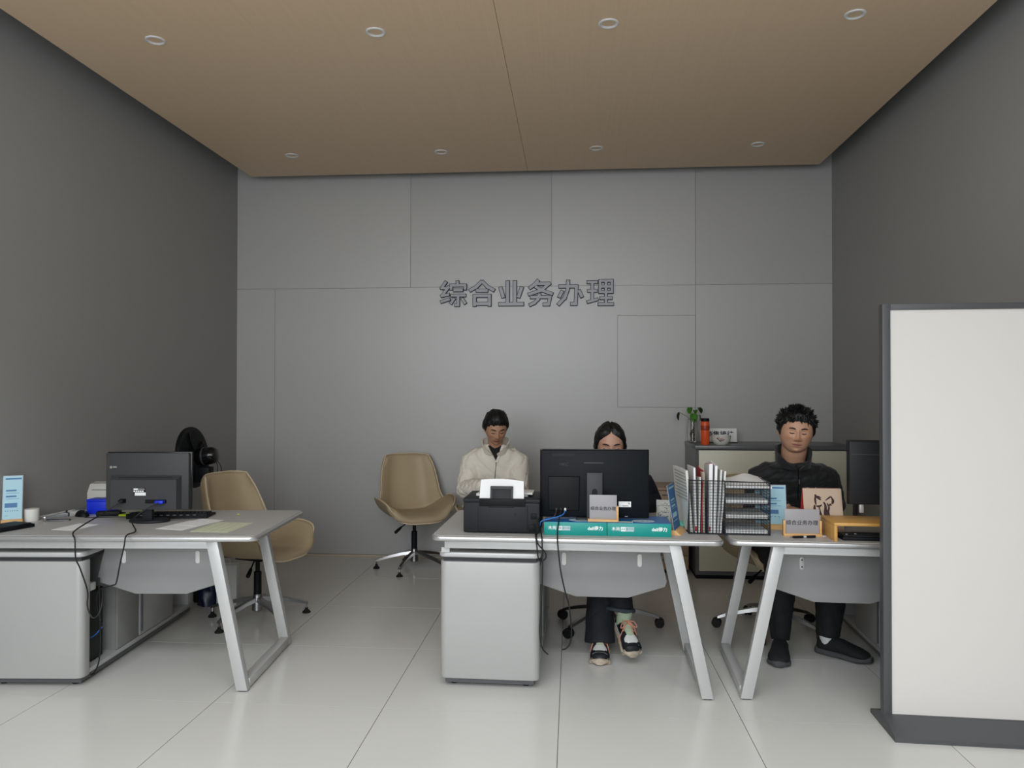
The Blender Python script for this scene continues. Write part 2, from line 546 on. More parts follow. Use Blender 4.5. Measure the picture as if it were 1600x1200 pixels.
def desk(label, loc, rz, mirror=False, screws=False):
    t = thing('office_desk', label, 'desk', loc, R(rz), 'silver grey office desks')
    s = -1 if mirror else 1
    hw, dp = 0.695, 0.82

    def bx(g, x0, x1, *a, **k):
        return g.box(min(s * x0, s * x1), max(s * x0, s * x1), *a, **k)
    top = obj('tabletop', G().prism(rrect(-hw, hw, 0, dp, 0.05), 'z', 0.722, 0.7488, 0.011, 3), M_alu, t)
    obj('laminate', G().prism(rrect(-hw + 0.009, hw - 0.009, 0.009, dp - 0.009, 0.042), 'z', 0.745, DT), M_lam, top)
    obj('beam', bx(G(), -0.63, 0.47, 0.035, 0.075, 0.684, 0.7225, bev=0.002), M_silver, t)
    obj('beam', bx(G(), -0.63, 0.47, 0.70, 0.74, 0.684, 0.7225, bev=0.002), M_silver, t)
    for y in (0.03, 0.70):
        wl = 0.027
        poly = [(s * (0.468 - wl), 0.722), (s * (0.468 + wl), 0.722), (s * (0.618 + wl), 0.006), (s * (0.618 - wl), 0.006)]
        obj('leg', G().prism(poly, 'y', y, y + 0.045, 0.002), M_silver, t)
        obj('foot_pad', bx(G(), 0.600, 0.636, y + 0.008, y + 0.037, 0.0, 0.006), M_rubber, t)
    obj('floor_bar', bx(G(), 0.594, 0.642, 0.075, 0.70, 0.008, 0.05, bev=0.002), M_silver, t)
    c = 0.13
    mod = [(s * (c - 0.275), 0.70), (s * (c + 0.275), 0.70), (s * (c + 0.322), 0.50), (s * (c + 0.312), 0.472), (s * (c + 0.13), 0.414), (s * (c - 0.13), 0.414), (s * (c - 0.312), 0.472), (s * (c - 0.322), 0.50)]
    obj('modesty_panel', G().prism(mod, 'y', 0.235, 0.25, 0.002), M_modesty, t)
    for dx in (-0.188, 0.188):
        p = [(s * (c + dx) + a, b) for a, b in rrect(-0.011, 0.011, 0.570, 0.634, 0.0105)]
        b = obj('bracket', G().prism(p, 'y', 0.230, 0.2355, 0.001), M_white if not screws else M_silver, t)
        if screws:
            for z in (0.585, 0.619):
                obj('screw', G().lathe([(0.004, 0), (0.004, 0.002), (0.001, 0.0025)], 10, Matrix.Translation((s * (c + dx), 0.2305, z)) @ Matrix.Rotation(R(90), 4, 'X')), M_grey3, b)
    return t


dC = desk('silver grey desk in the middle with printer and monitor on it', (0.012, 3.61, 0), -1.0)
dL = desk('silver grey desk at the left beside the dark grey wall', (-2.193, 3.475, 0), 4.0)
dR = desk('silver grey desk at the right, partly hidden by the white board', (1.428, 3.592, 0), -2.5, True, True)


def side_cabinet(label, dk, mirror=False):
    """long low cabinet standing under the desk's end, its open compartments facing the sitter"""
    t = thing('side_cabinet', label, 'cabinet', dk.location, dk.rotation_euler.z, 'low side cabinets under the desks')
    s = -1 if mirror else 1
    x0, x1, y0, L = -0.658, -0.172, 0.065, 1.30

    def bx(a, b, *r, **k):
        return G().box(min(s * a, s * b), max(s * a, s * b), *r, **k)
    fp = [(s * a, b) for a, b in rrect(x0, x1, y0, y0 + 0.09, 0.034, 6)]
    obj('end_panel', G().prism(fp, 'z', 0.045, 0.613, 0.006, 3), M_cabf, t)
    tp = [(s * a, b) for a, b in rrect(x0 - 0.006, x1 + 0.006, y0 - 0.004, y0 + L, 0.036, 6)]
    obj('top_plate', G().prism(tp, 'z', 0.634, 0.660, 0.007, 3), M_silver, t)
    obj('shadow_joint', bx(x0 + 0.015, x1 - 0.015, y0 + 0.015, y0 + L - 0.01, 0.612, 0.635), M_grey3, t)
    obj('plinth', bx(x0 + 0.02, x1 - 0.03, y0 + 0.045, y0 + L - 0.02, 0.012, 0.046), M_cabgrey, t)
    for a in (x0 + 0.06, x1 - 0.07):
        for b in (y0 + 0.075, y0 + L - 0.08):
            obj('foot', G().lathe([(0.016, 0), (0.018, 0.004), (0.012, 0.014)], 14, Matrix.Translation((s * a, b, 0))), M_rubber, t)
    obj('outer_side', bx(x0 + 0.004, x0 + 0.022, y0 + 0.085, y0 + L, 0.046, 0.613), M_silver, t)
    obj('bottom_shelf', bx(x0 + 0.02, x1 - 0.012, y0 + 0.085, y0 + L, 0.046, 0.066, bev=0.001), M_silver, t)
    # closed body with drawer front and door
    obj('body', bx(x0 + 0.02, x1 - 0.03, y0 + 0.36, y0 + 1.02, 0.066, 0.612), M_cabin, t)
    obj('side_cover', bx(x1 - 0.032, x1 - 0.018, y0 + 0.36, y0 + 0.575, 0.07, 0.61, bev=0.001), M_cabin, t)
    d = obj('door', bx(x1 - 0.032, x1 - 0.014, y0 + 0.595, y0 + 1.0, 0.07, 0.608, bev=0.0015), M_cabf, t)
    obj('handle', bx(x1 - 0.015, x1 - 0.008, y0 + 0.60, y0 + 0.615, 0.09, 0.58, bev=0.001), M_cabgrey, d)
    obj('rear_panel', bx(x0 + 0.02, x1 - 0.016, y0 + 1.22, y0 + 1.298, 0.066, 0.612, bev=0.001), M_silver, t)
    obj('spacer', bx(x0 + 0.01, x0 + 0.05, y0 - 0.012, y0 + 0.02, 0.660, 0.684), M_silver, t)
    obj('spacer', bx(x0 + 0.01, x0 + 0.05, y0 + 0.60, y0 + 0.66, 0.660, 0.684), M_silver, t)
    return t


side_cabinet('white fronted low side cabinet under the printer end of the middle desk', dC)
side_cabinet('low side cabinet under the left desk with a computer tower in its open bay', dL)
side_cabinet('low side cabinet under the right desk, half hidden behind the white board', dR, True)


def on(dk, x, y, z=DT):
    """world point from a desk's own coordinates"""
    return dk.matrix_basis @ Vector((x, y, z))


# ------------------------------------------------------------------ swivel chairs
def chair_surface():
    prof = [(-0.285, 0.405), (-0.24, 0.428), (-0.12, 0.432), (0.02, 0.425), (0.13, 0.430), (0.195, 0.462), (0.232, 0.53), (0.258, 0.62), (0.283, 0.72), (0.305, 0.82), (0.322, 0.915)]
    half = [0.205, 0.250, 0.262, 0.268, 0.268, 0.262, 0.255, 0.247, 0.236, 0.218, 0.185]
    wz = [0.035, 0.125, 0.155, 0.16, 0.15, 0.09, 0.035, 0.005, 0.0, -0.004, -0.012]
    wy = [0.05, 0.012, 0.0, -0.01, -0.05, -0.11, -0.14, -0.13, -0.115, -0.095, -0.07]
    wx = [0, 0.02, 0.045, 0.05, 0.038, 0.022, 0.01, 0.0, 0.0, 0.0, 0.0]
    xs_ = np.arange(11)

    def f(v, arr):
        t = v * 10
        i = min(int(t), 9)
        a = t - i
        p0, p1, p2, p3 = arr[max(i - 1, 0)], arr[i], arr[i + 1], arr[min(i + 2, 10)]
        return 0.5 * (2 * p1 + (p2 - p0) * a + (2 * p0 - 5 * p1 + 4 * p2 - p3) * a * a + (-p0 + 3 * p1 - 3 * p2 + p3) * a ** 3)
    py, pz = [p[0] for p in prof], [p[1] for p in prof]

    def S(u, v):
        au = abs(u)
        e = au ** 3.6
        return Vector((u * f(v, half) + math.copysign(e * f(v, wx), u), f(v, py) + e * f(v, wy), f(v, pz) + e * f(v, wz)))

    def N(u, v):
        d = 0.01
        a = S(min(u + d, 1), v) - S(max(u - d, -1), v)
        b = S(u, min(v + d, 1)) - S(u, max(v - d, 0))
        return a.cross(b).normalized()
    return S, N


def make_chair(casters):
    S, N = chair_surface()
    t = bpy.data.objects.new('swivel_chair', None)
    COL.objects.link(t)

    def slab(name, u0, u1, v0, v1, d0, d1, m, nu, nv, puff=0.0):
        def a(i, j):
            u, v = u0 + (u1 - u0) * i, v0 + (v1 - v0) * j
            return S(u, v) + N(u, v) * d0

        def b(i, j):
            u, v = u0 + (u1 - u0) * i, v0 + (v1 - v0) * j
            e = min(i, 1 - i, j, 1 - j)
            k = min(1, e / 0.08)
            return S(u, v) + N(u, v) * (d0 + (d1 - d0) * (0.35 + 0.65 * math.sin(k * math.pi / 2)) + puff * math.sin(math.pi * i) * math.sin(math.pi * j))
        return obj(name, G().grid(a, nu, nv, b), m, t, smooth=60)
    slab('shell', -1, 1, 0, 1, 0.0, -0.03, M_leather2, 28, 40)
    slab('seat', -0.97, 0.97, 0.012, 0.455, 0.0, 0.026, M_leather, 26, 18, 0.012)
    slab('backrest', -0.97, 0.97, 0.46, 0.99, 0.0, 0.024, M_leather, 26, 20, 0.006)
    rim = [S(1, v) for v in np.linspace(0.0, 1, 34)] + [S(u, 1) for u in np.linspace(1, -1, 16)[1:]] + [S(-1, v) for v in np.linspace(1, 0, 34)[1:]] + [S(u, 0) for u in np.linspace(-1, 1, 16)[1:]]
    obj('piping', G().tube(rim, 0.0045, 6), M_pipe, t)
    obj('mounting_plate', G().box(-0.09, 0.09, -0.1, 0.1, 0.385, 0.402, 0.004), M_black, t)
    obj('gas_column', G().lathe([(0.020, 0.10), (0.024, 0.105), (0.024, 0.30), (0.014, 0.305), (0.014, 0.39)], 20), M_black, t)
    obj('hub', G().lathe([(0.030, 0.055), (0.034, 0.06), (0.034, 0.13), (0.027, 0.15), (0.027, 0.16)], 20), M_chrome, t)
    lv = obj('lever', G().tube([(-0.05, -0.02, 0.385), (-0.12, -0.05, 0.35)], 0.005, 8), M_black, t)
    obj('lever_paddle', G().tube([(-0.115, -0.048, 0.352), (-0.135, -0.057, 0.338), (-0.17, -0.07, 0.315)], [0.006, 0.012, 0.013], 10, round_=True), M_black, lv)
    for k in range(5):
        a = R(72 * k)
        M = Matrix.Rotation(a, 4, 'Z')
        R0 = 0.315
        prof = [(0.02, 0.128), (0.10, 0.120), (0.2, 0.098), (0.28, 0.075), (R0, 0.062)]
        rings = []
        for q, (x, z) in enumerate(prof):
            wd = 0.021 - 0.0022 * q
            h = 0.026 - 0.003 * q
            rings.append([M @ Vector((x, sy * wd, z + dz)) for sy, dz in ((-1, -h / 2), (1, -h / 2), (0.75, h / 2), (-0.75, h / 2))])
        lg = obj('base_leg', G().loft(rings), M_chrome, t, smooth=30)
        C = M @ Matrix.Translation((R0 - 0.008, 0, 0))
        if casters:
            obj('caster_stem', G().lathe([(0.006, 0.035), (0.006, 0.066)], 8, C), M_chrome, lg)
            C2 = C @ Matrix.Translation((0.012, 0, 0)) @ Matrix.Rotation(R(35 * k + 10), 4, 'Z')
            W = Matrix.Rotation(R(90), 4, 'Y')
            for sx in (-1, 1):
                obj('wheel', G().lathe([(0.012, -0.010), (0.026, -0.009), (0.029, -0.004), (0.029, 0.004), (0.026, 0.009), (0.012, 0.010)], 18, C2 @ Matrix.Translation((sx * 0.014, 0, 0.029)) @ W), M_rubber, lg)
            obj('caster_hood', G().box(-0.006, 0.006, -0.02, 0.02, 0.025, 0.055, 0.003, M=C2), M_black, lg)
        else:
            obj('glide_pin', G().lathe([(0.006, 0.03), (0.006, 0.075)], 8, C), M_chrome, lg)
            obj('glide', G().lathe([(0.026, 0), (0.027, 0.006), (0.018, 0.016), (0.011, 0.022), (0.010, 0.034)], 16, C), M_rubber, lg)
    return t


def place_chair(t, label, loc, rz, base):
    t.location, t.rotation_euler = loc, (0, 0, R(rz))
    tag(t, label, 'chair', 'beige leather swivel chairs')
    for ch in t.children:
        if ch.name.startswith('base_leg'):
            ch.rotation_euler = (0, 0, R(base - rz))
    return t


ch1 = make_chair(False)
ch2 = copy_tree(ch1)
ch3 = make_chair(True)
ch4 = copy_tree(ch3)
ch5 = copy_tree(ch1)
place_chair(ch1, 'empty beige leather swivel chair against the back wall', (-1.29, 6.165, 0), 26, 44)
place_chair(ch2, 'empty beige leather swivel chair behind the left desk, turned sideways', (-1.99, 4.70, 0), 73, 32)
place_chair(ch3, 'beige leather castor chair the woman behind the middle desk sits on', (0.215, 4.70, 0), 0, 222)
place_chair(ch4, 'beige leather castor chair the man in the black jacket sits on', (1.20, 4.74, 0), 14, 30)
place_chair(ch5, 'beige leather chair under the man in the cream jacket', (-0.56, 5.72, 0), 6, 50)

# ------------------------------------------------------------------ white display board
b = thing('display_board', 'tall blank white display board in a charcoal frame on a flat base', 'board', (1.33, 3.41, 0), R(-2.5))
BW, BH = 0.80, 1.82
obj('base', G().prism([(-0.150, 0.0), (0.150, 0.0), (0.150, 0.018), (0.03, 0.06), (-0.03, 0.06), (-0.150, 0.018)], 'x', 0.0, BW, 0.002), M_frame, b, (0, 0, 0))
obj('stile', G().box(0, 0.034, -0.022, 0.022, 0.055, BH, 0.002), M_frame, b)
obj('stile', G().box(BW - 0.034, BW, -0.022, 0.022, 0.055, BH, 0.002), M_frame, b)
obj('top_rail', G().box(0.034, BW - 0.034, -0.022, 0.022, BH - 0.026, BH, 0.002), M_frame, b)
obj('bottom_rail', G().box(0.034, BW - 0.034, -0.022, 0.022, 0.04, 0.062, 0.002), M_frame, b)
obj('panel', G().box(0.032, BW - 0.032, -0.012, 0.012, 0.058, BH - 0.024), M_board, b)

# ------------------------------------------------------------------ cabinets at the back wall
c = thing('storage_cabinet', 'dark grey storage cabinet with cream doors against the back wall', 'cabinet', (0.95, 5.98, 0))
CW, CD, CH = 1.20, 0.555, 1.028
obj('side_panel', G().box(0, 0.022, 0.012, CD, 0.03, CH - 0.03), M_cabgrey, c)
obj('side_panel', G().box(CW - 0.022, CW, 0.012, CD, 0.03, CH - 0.03), M_cabgrey, c)
obj('back_panel', G().box(0.022, CW - 0.022, CD - 0.02, CD, 0.03, CH - 0.03), M_cabgrey, c)
obj('top', G().box(-0.004, CW + 0.004, 0.0, CD, CH - 0.03, CH, 0.003), M_cabgrey, c)
obj('plinth', G().box(0.004, CW - 0.004, 0.02, CD, 0, 0.03), M_black, c)
obj('bottom_rail', G().box(0.022, CW - 0.022, 0.012, 0.04, 0.03, 0.06), M_cabgrey, c)
for x0, x1 in ((0.024, 0.598), (0.602, CW - 0.024)):
    d = obj('door', G().box(x0, x1, 0.004, 0.024, 0.062, CH - 0.036, 0.002), M_cream, c)
    hx = x1 - 0.04 if x0 < 0.3 else x0 + 0.04
    obj('handle', G().tube([(hx, 0.004, 0.62), (hx, -0.016, 0.62), (hx, -0.016, 0.5), (hx, 0.004, 0.5)], 0.005, 8), M_chrome, d)

c = thing('drawer_pedestal', 'low tan wooden drawer pedestal left of the storage cabinet', 'cabinet', (0.60, 6.13, 0))
obj('carcass', G().box(0, 0.32, 0.016, 0.40, 0.03, 0.66), M_tan, c)
obj('top', G().box(-0.005, 0.325, 0.0, 0.405, 0.66, 0.68, 0.002), M_tan, c)
obj('plinth', G().box(0.01, 0.31, 0.03, 0.38, 0, 0.03), M_black, c)
for z0, z1 in ((0.035, 0.142), (0.148, 0.398), (0.404, 0.655)):
    d = obj('drawer', G().box(0.004, 0.316, 0.0, 0.016, z0, z1, 0.002), M_tan, c)
    obj('handle', G().box(0.11, 0.21, -0.008, 0.001, z1 - 0.035, z1 - 0.025, 0.002), M_cabgrey, d)

# things on the storage cabinet
CT = 1.028
v = thing('plant_vase', 'clear glass vase of water with a small pothos cutting on the storage cabinet', 'plant', (0.985, 6.36, CT))
obj('vase', G().lathe([(0.0, 0.003), (0.030, 0.004), (0.034, 0.012), (0.034, 0.19), (0.033, 0.192), (0.0305, 0.19), (0.0305, 0.014), (0.0, 0.011)], 28), M_glass, v)
obj('roots', G().tube([(0.005, 0, 0.02), (-0.01, 0.006, 0.07), (0.008, -0.004, 0.12)], [0.010, 0.014, 0.006], 8, round_=True).tube([(-0.012, 0.004, 0.02), (0.012, -0.006, 0.06), (-0.006, 0.006, 0.15)], 0.005, 6).tube([(0.016, 0.008, 0.03), (-0.014, -0.01, 0.1)], 0.004, 6), M_water, v)
leafspec = [((-0.02, -0.01, 0.285), (-60, 10), 0.055, 0), ((0.004, -0.03, 0.235), (-75, -15), 0.075, 0), ((-0.105, -0.01, 0.245), (-75, 60), 0.065, 1), ((0.05, 0.0, 0.285), (-50, -50), 0.055, 1), ((0.055, -0.01, 0.225), (-80, -100), 0.05, 1), ((0.02, 0.0, 0.265), (-40, -20), 0.04, 0)]
for p, (rx, rz), s, dk_ in leafspec:
    st = obj('stem', G().tube(smooth_path([(0, 0, 0.14), (p[0] * 0.3, p[1] * 0.3, 0.2), p]), 0.0022, 6), M_stem, v)
    pts = []
    for k in range(14):
        a = 2 * math.pi * k / 14
        x = math.sin(a) * (0.42 + 0.08 * math.cos(a))
        y = -math.cos(a) * 0.55
        if k == 0:
            y = -0.45
        pts.append((x, y + 0.45))
    lf = G()
    A = [lf.bm.verts.new((x * s, y * s, 0.10 * s * abs(x) * 4 - 0.15 * s * y * y)) for x, y in pts]
    B = [lf.bm.verts.new((x * s, y * s, 0.10 * s * abs(x) * 4 - 0.15 * s * y * y - 0.0012)) for x, y in pts]
    ca = lf.bm.verts.new((0, 0.45 * s, -0.03 * s))
    cb = lf.bm.verts.new((0, 0.45 * s, -0.03 * s - 0.0012))
    n = len(A)
    for i in range(n):
        j = (i + 1) % n
        lf.bm.faces.new((A[i], A[j], ca))
        lf.bm.faces.new((B[j], B[i], cb))
        lf.bm.faces.new((A[i], B[i], B[j], A[j]))
    obj('leaf', lf, M_leafd if dk_ else M_leaf, v, p, (R(rx), 0, R(rz)), 60)
t = thing('thermos_flask', 'slim orange thermos flask with black lid on the storage cabinet', 'flask', (1.045, 6.12, CT))
obj('body', G().lathe([(0.031, 0), (0.034, 0.004), (0.034, 0.178), (0.032, 0.182)], 26), M_orange, t)
obj('band', G().lathe([(0.0345, 0.112), (0.0352, 0.114), (0.0352, 0.148), (0.0345, 0.15)], 26), M_orange2, t)
obj('lid', G().lathe([(0.030, 0.180), (0.033, 0.182), (0.033, 0.203), (0.030, 0.207)], 26), M_black, t)
t = thing('bowl', 'small white porcelain bowl with red brush pattern on the storage cabinet', 'bowl', (1.168, 6.12, CT))
obj('body', G().lathe([(0.0, 0.003), (0.045, 0.0), (0.05, 0.004), (0.066, 0.022), (0.074, 0.045), (0.075, 0.068), (0.0765, 0.07), (0.0765, 0.073), (0.072, 0.073), (0.070, 0.045), (0.05, 0.012), (0.0, 0.010)], 36), M_porcelain, t)
for i, (a, z, ln, m) in enumerate(((-128, 0.05, 0.02, M_ink), (-118, 0.04, 0.03, M_ink), (-108, 0.05, 0.022, M_red), (-122, 0.056, 0.018, M_red), (-100, 0.036, 0.02, M_ink), (-92, 0.044, 0.02, M_red), (-112, 0.03, 0.02, M_ink))):
    pp = []
    for q in range(4):
        aa = R(a + q * ln * 230)
        zz = z + 0.005 * math.sin(q * 2 + i)
        rr_ = 0.0705 + 0.0045 * min(1, zz / 0.05)
        pp.append((rr_ * math.cos(aa), rr_ * math.sin(aa), zz))
    obj('brush_stroke', G().tube(pp, 0.0022, 5), m, t)
t = thing('name_plate', 'white standing name plate with bold black characters behind the bowl', 'sign', (1.19, 6.33, CT), R(-2))
obj('plate', G().box(-0.145, 0.145, -0.004, 0.004, 0.006, 0.118, 0.001, M=Matrix.Rotation(R(-8), 4, 'X')), M_paper, t)
obj('foot', G().box(-0.145, 0.145, -0.02, 0.03, 0, 0.006, 0.001), M_black, t)
text('lettering', '销售接待', 0.056, M_ink, t, (0.01, 0.0015, 0.066), (R(82), 0, 0), 0.0004, 0.0010)
tag(obj('paper_sheet', G().box(-0.105, 0.105, -0.075, 0.075, 0, 0.0008), M_paper, None, (1.74, 6.2, CT), (0, 0, R(12))), 'single white sheet lying on top of the storage cabinet', 'paper')

# ------------------------------------------------------------------ things on the middle desk
def ream(label, x0, y0):
    t = thing('paper_carton', label, 'box', (x0, y0, DT), R(-1), 'teal copy paper cartons under the monitor')
    W_, D_, H_ = 0.302, 0.215, 0.0635
    obj('carton', G().box(0, W_, 0, D_, 0, H_ - 0.001, 0.0015), M_teal, t)
    obj('lid_sheet', G().box(0.001, W_ - 0.001, 0.001, D_ - 0.001, H_ - 0.0012, H_ + 0.0006), M_bluetop, t)
    el = [(0.175 + 0.055 * math.cos(2 * math.pi * k / 24), 0.06 + 0.036 * math.sin(2 * math.pi * k / 24)) for k in range(24)]
    ov = obj('oval_print', G().prism(el, 'z', H_ + 0.0004, H_ + 0.0011), M_oval, t)
    text('lettering', '木尚 A4', 0.022, M_mblue, ov, (0.175, 0.058, H_ + 0.0012), (0, 0, 0), 0.0002)
    text('lettering', '木尚', 0.0205, M_whiteink, t, (0.020, -0.0004, 0.034), extrude=0.0004, offset=0.0003, align='LEFT')
    pl = obj('print_block', G().box(0.064, 0.087, -0.0007, 0.0003, 0.0235, 0.0445), M_whiteink, t)
    text('lettering', 'A4', 0.016, M_teal, pl, (0.0755, -0.0010, 0.034), extrude=0.0003)
    pl = obj('print_block', G().box(0.0875, 0.127, -0.0006, 0.0003, 0.0235, 0.0445), M_oval, t)
    text('lettering', '复印纸', 0.0125, M_teal, pl, (0.107, -0.0009, 0.034), extrude=0.0003)
    text('lettering', 'deli得力', 0.0215, M_whiteink, t, (0.247, -0.0004, 0.034), extrude=0.0004, offset=0.0006)
    return t


RX, RY = -0.137, 3.685
ream('left teal copy paper carton lying under the middle monitor', RX, RY)
ream('right teal copy paper carton lying beside the wire file organizer', RX + 0.304, RY - 0.0055)
RT = DT + 0.0650

m = thing('computer_monitor', 'wide black monitor seen from behind, raised on the teal cartons', 'monitor', (0.108, 3.765, RT), R(0))
obj('stand_base', G().prism(rrect(-0.09, 0.09, -0.035, 0.115, 0.015), 'z', 0.0, 0.008, 0.002), M_grey3, m)
neck = [(-0.038, 0.008), (0.038, 0.008), (0.038, 0.232), (-0.038, 0.232)]
nk = obj('neck', G().box(-0.038, 0.038, -0.040, -0.030, 0.0, 0.232, 0.002), M_grey3, m)
obj('cable_hole', G().prism([(-0.013, 0.128), (0.013, 0.128), (0.013, 0.142)] + [(0.013 * math.cos(R(a)), 0.142 + 0.013 * math.sin(R(a))) for a in range(15, 180, 15)] + [(-0.013, 0.142)], 'y', -0.0406, -0.030), M_blackgl, nk)
obj('neck_arm', G().box(-0.03, 0.03, -0.032, 0.004, 0.17, 0.225, 0.003), M_black, m)
hs = obj('housing', G().box(-0.2665, 0.2665, 0.0, 0.032, 0.008, 0.340, 0.012, 2), mat('blue_black_plastic', '#0a0e14', 0.5, spec=0.2), m)
obj('bezel', G().box(-0.268, 0.268, 0.024, 0.040, 0.006, 0.342, 0.003), M_blackgl, m)
obj('screen', G().box(-0.260, 0.260, 0.0395, 0.0408, 0.022, 0.336), M_blackgl, m)
obj('raised_cover', G().prism([(-0.225, 0.042), (-0.075, 0.042), (-0.072, 0.21), (-0.228, 0.21)], 'y', -0.014, 0.002, 0.008, 2), M_black, m)
obj('grip_slot', G().box(-0.052, 0.044, -0.003, 0.002, 0.272, 0.280, 0.002), M_grey3, m)
for x in (-0.165, -0.075, 0.075, 0.165):
    obj('screw', G().lathe([(0.003, 0), (0.003, 0.002)], 8, Matrix.Translation((x, 0.001, 0.326)) @ Matrix.Rotation(R(90), 4, 'X')), M_blackgl, m)
vent = obj('vent', G().box(-0.205, -0.095, -0.001, 0.004, 0.308, 0.322), M_black2, m)
for k in range(22):
    x = -0.203 + k * 0.005
    obj('vent_slot', G().box(x, x + 0.002, -0.0016, 0.001, 0.310, 0.320), M_blackgl, vent)
text('logo', 'HKC', 0.022, M_grey3, m, (-0.148, -0.0006, 0.268), extrude=0.0004)
pr = obj('port_row', G().box(-0.215, -0.075, -0.006, 0.002, 0.050, 0.064, 0.001), M_grey3, m)
for x0, x1, mm in ((-0.19, -0.182, M_grey3), (-0.168, -0.158, M_black2), (-0.148, -0.138, M_white)):
    obj('plug', G().box(x0, x1, -0.02, -0.004, 0.040, 0.056, 0.002), mm, pr)
for z in (0.066, 0.048):
    obj('port', G().tube([(-0.118, -0.001, z - 0.006), (-0.118, -0.002, z), (-0.078, -0.002, z), (-0.078, -0.001, z - 0.006)], 0.0011, 4), M_white, m)
st = obj('sticker', G().box(0.118, 0.178, -0.0012, 0.002, 0.062, 0.089), M_paper, m)
obj('sticker_line', G().box(0.135, 0.165, -0.0018, 0, 0.066, 0.0685), M_ink, st)
obj('sticker_line', G().box(0.165, 0.172, -0.0018, 0, 0.076, 0.085), M_greyink, st)
obj('logo_plate', G().box(0.148, 0.162, -0.0012, 0.002, 0.014, 0.018), M_greyink, m)

tag(obj('paper_slip', G().box(-0.105, 0.105, -0.012, 0.012, 0, 0.0008), mat('pale_yellow_slip', '#d5d9ae', 0.8), None, (0.185, 3.702, RT), (0, 0, R(-2))), 'narrow pale yellow slip lying on the teal cartons', 'paper')


def card_holder(label, loc, rz, w_=0.166, left=True):
    t = thing('card_holder', label, 'sign', loc, R(rz), 'wooden holders with frosted text plates')
    h = w_ / 2
    obj('base_bar', G().box(-h - 0.006, h + 0.006, -0.018, 0.020, 0, 0.012, 0.001), M_lwood, t)
    if left:
        obj('side_post', G().box(-h - 0.006, -h + 0.004, -0.014, 0.012, 0.012, 0.075, 0.001), M_lwood, t)
    obj('side_post', G().box(h - 0.004, h + 0.006, -0.014, 0.012, 0.012, 0.075, 0.001), M_lwood, t)
    obj('plate', G().box(-h + 0.002, h - 0.002, -0.003, 0.001, 0.010, 0.128, 0.0008), M_acryl, t)
    text('lettering', '综合业务办理', w_ * 0.15, M_ink, t, (0.0, -0.0036, 0.062), extrude=0.0003, offset=0.0002)
    return t


card_holder('frosted text plate in a wooden holder in front of the middle monitor', (0.148, 3.706, RT), -1, 0.135, False)

# printer, seen from behind
p = thing('printer', 'black inkjet printer seen from behind with paper in its rear tray', 'printer', (-0.345, 3.70, DT), R(-1))
obj('body', G().box(-0.187, 0.187, 0.0, 0.30, 0.004, 0.150, 0.006, 2), M_black2, p)
obj('lid', G().box(-0.189, 0.189, -0.001, 0.302, 0.150, 0.168, 0.005, 2), M_black2, p)
obj('rear_cover', G().box(-0.115, 0.128, -0.006, 0.001, 0.010, 0.138, 0.003), M_black2, p)
obj('tray_recess', G().box(-0.108, 0.118, -0.0065, 0.03, 0.132, 0.1695, 0.001), M_black, p)
obj('socket', G().box(0.135, 0.165, -0.004, 0.002, 0.012, 0.045, 0.002), M_black, p)
obj('socket', G().box(0.145, 0.172, -0.004, 0.002, 0.072, 0.100, 0.002), M_black, p)
obj('lock_hole', G().lathe([(0.0035, 0), (0.0035, 0.003)], 10, Matrix.Translation((0.068, -0.0055, 0.096)) @ Matrix.Rotation(R(90), 4, 'X')), M_blackgl, p)
for sx in (-0.15, 0.15):
    obj('foot', G().box(sx - 0.02, sx + 0.02, 0.02, 0.26, 0, 0.006), M_rubber, p)
Mt = Matrix.Translation((0, 0.004, 0.140)) @ Matrix.Rotation(R(-14), 4, 'X')
sup = obj('paper_support', G().box(-0.056, 0.056, -0.008, -0.003, -0.008, 0.09, 0.002, M=Mt), M_grey3, p)
obj('support_slide', G().box(-0.046, 0.046, -0.0095, -0.0075, 0.006, 0.075, 0.001, M=Mt), M_black2, sup)
obj('support_hinge', G().box(-0.062, 0.062, -0.012, 0.0, -0.014, -0.006, 0.002, M=Mt), M_black, sup)


def feed(u, v):
    x = -0.106 + 0.212 * u
    bow = 0.008 * math.sin(math.pi * u)
    q = Mt @ Vector((x * (1.04 - 0.04 * v), 0.001 + 0.01 * v * v, 0.122 * v + bow * v - 0.006 * u * v))
    return q


pf = tag(obj('paper_stack', G().grid(feed, 10, 8, lambda u, v: feed(u, v) + Vector((0, 0.004, 0.0005))), M_paper, None, p.location, (0, 0, R(-1))), 'white paper sheets standing in the rear tray of the black printer', 'paper')
tag(obj('paper_stack', G().box(-0.13, 0.13, 0, 0.10, 0, 0.011, 0.0008).box(0.02, 0.155, -0.01, 0.12, 0.0112, 0.020, 0.0008), M_paper2, None, (-0.352, 3.80, DT + 0.168), (0, 0, R(-3))), 'flat pile of white papers lying on top of the black printer', 'paper')

# wire file organizer
ox, oy, oz = 0.566, 3.765, DT
OW1, OW2, OD, OH = 0.170, 0.212, 0.265, 0.262
org = thing('file_organizer', 'black wire mesh file organizer standing across the two desks', 'organizer', (ox, oy, oz), R(-1.5))


def wires(g, p0, du, dv, nu, nv, r=0.0009):
    p0, du, dv = Vector(p0), Vector(du), Vector(dv)
    nrm = du.cross(dv).normalized()
    for k in range(nu + 1):
        a = p0 + du * (k / nu)
        wire(g, a, a + dv, r, nrm)
    for k in range(nv + 1):
        a = p0 + dv * (k / nv)
        wire(g, a, a + du, r, nrm)


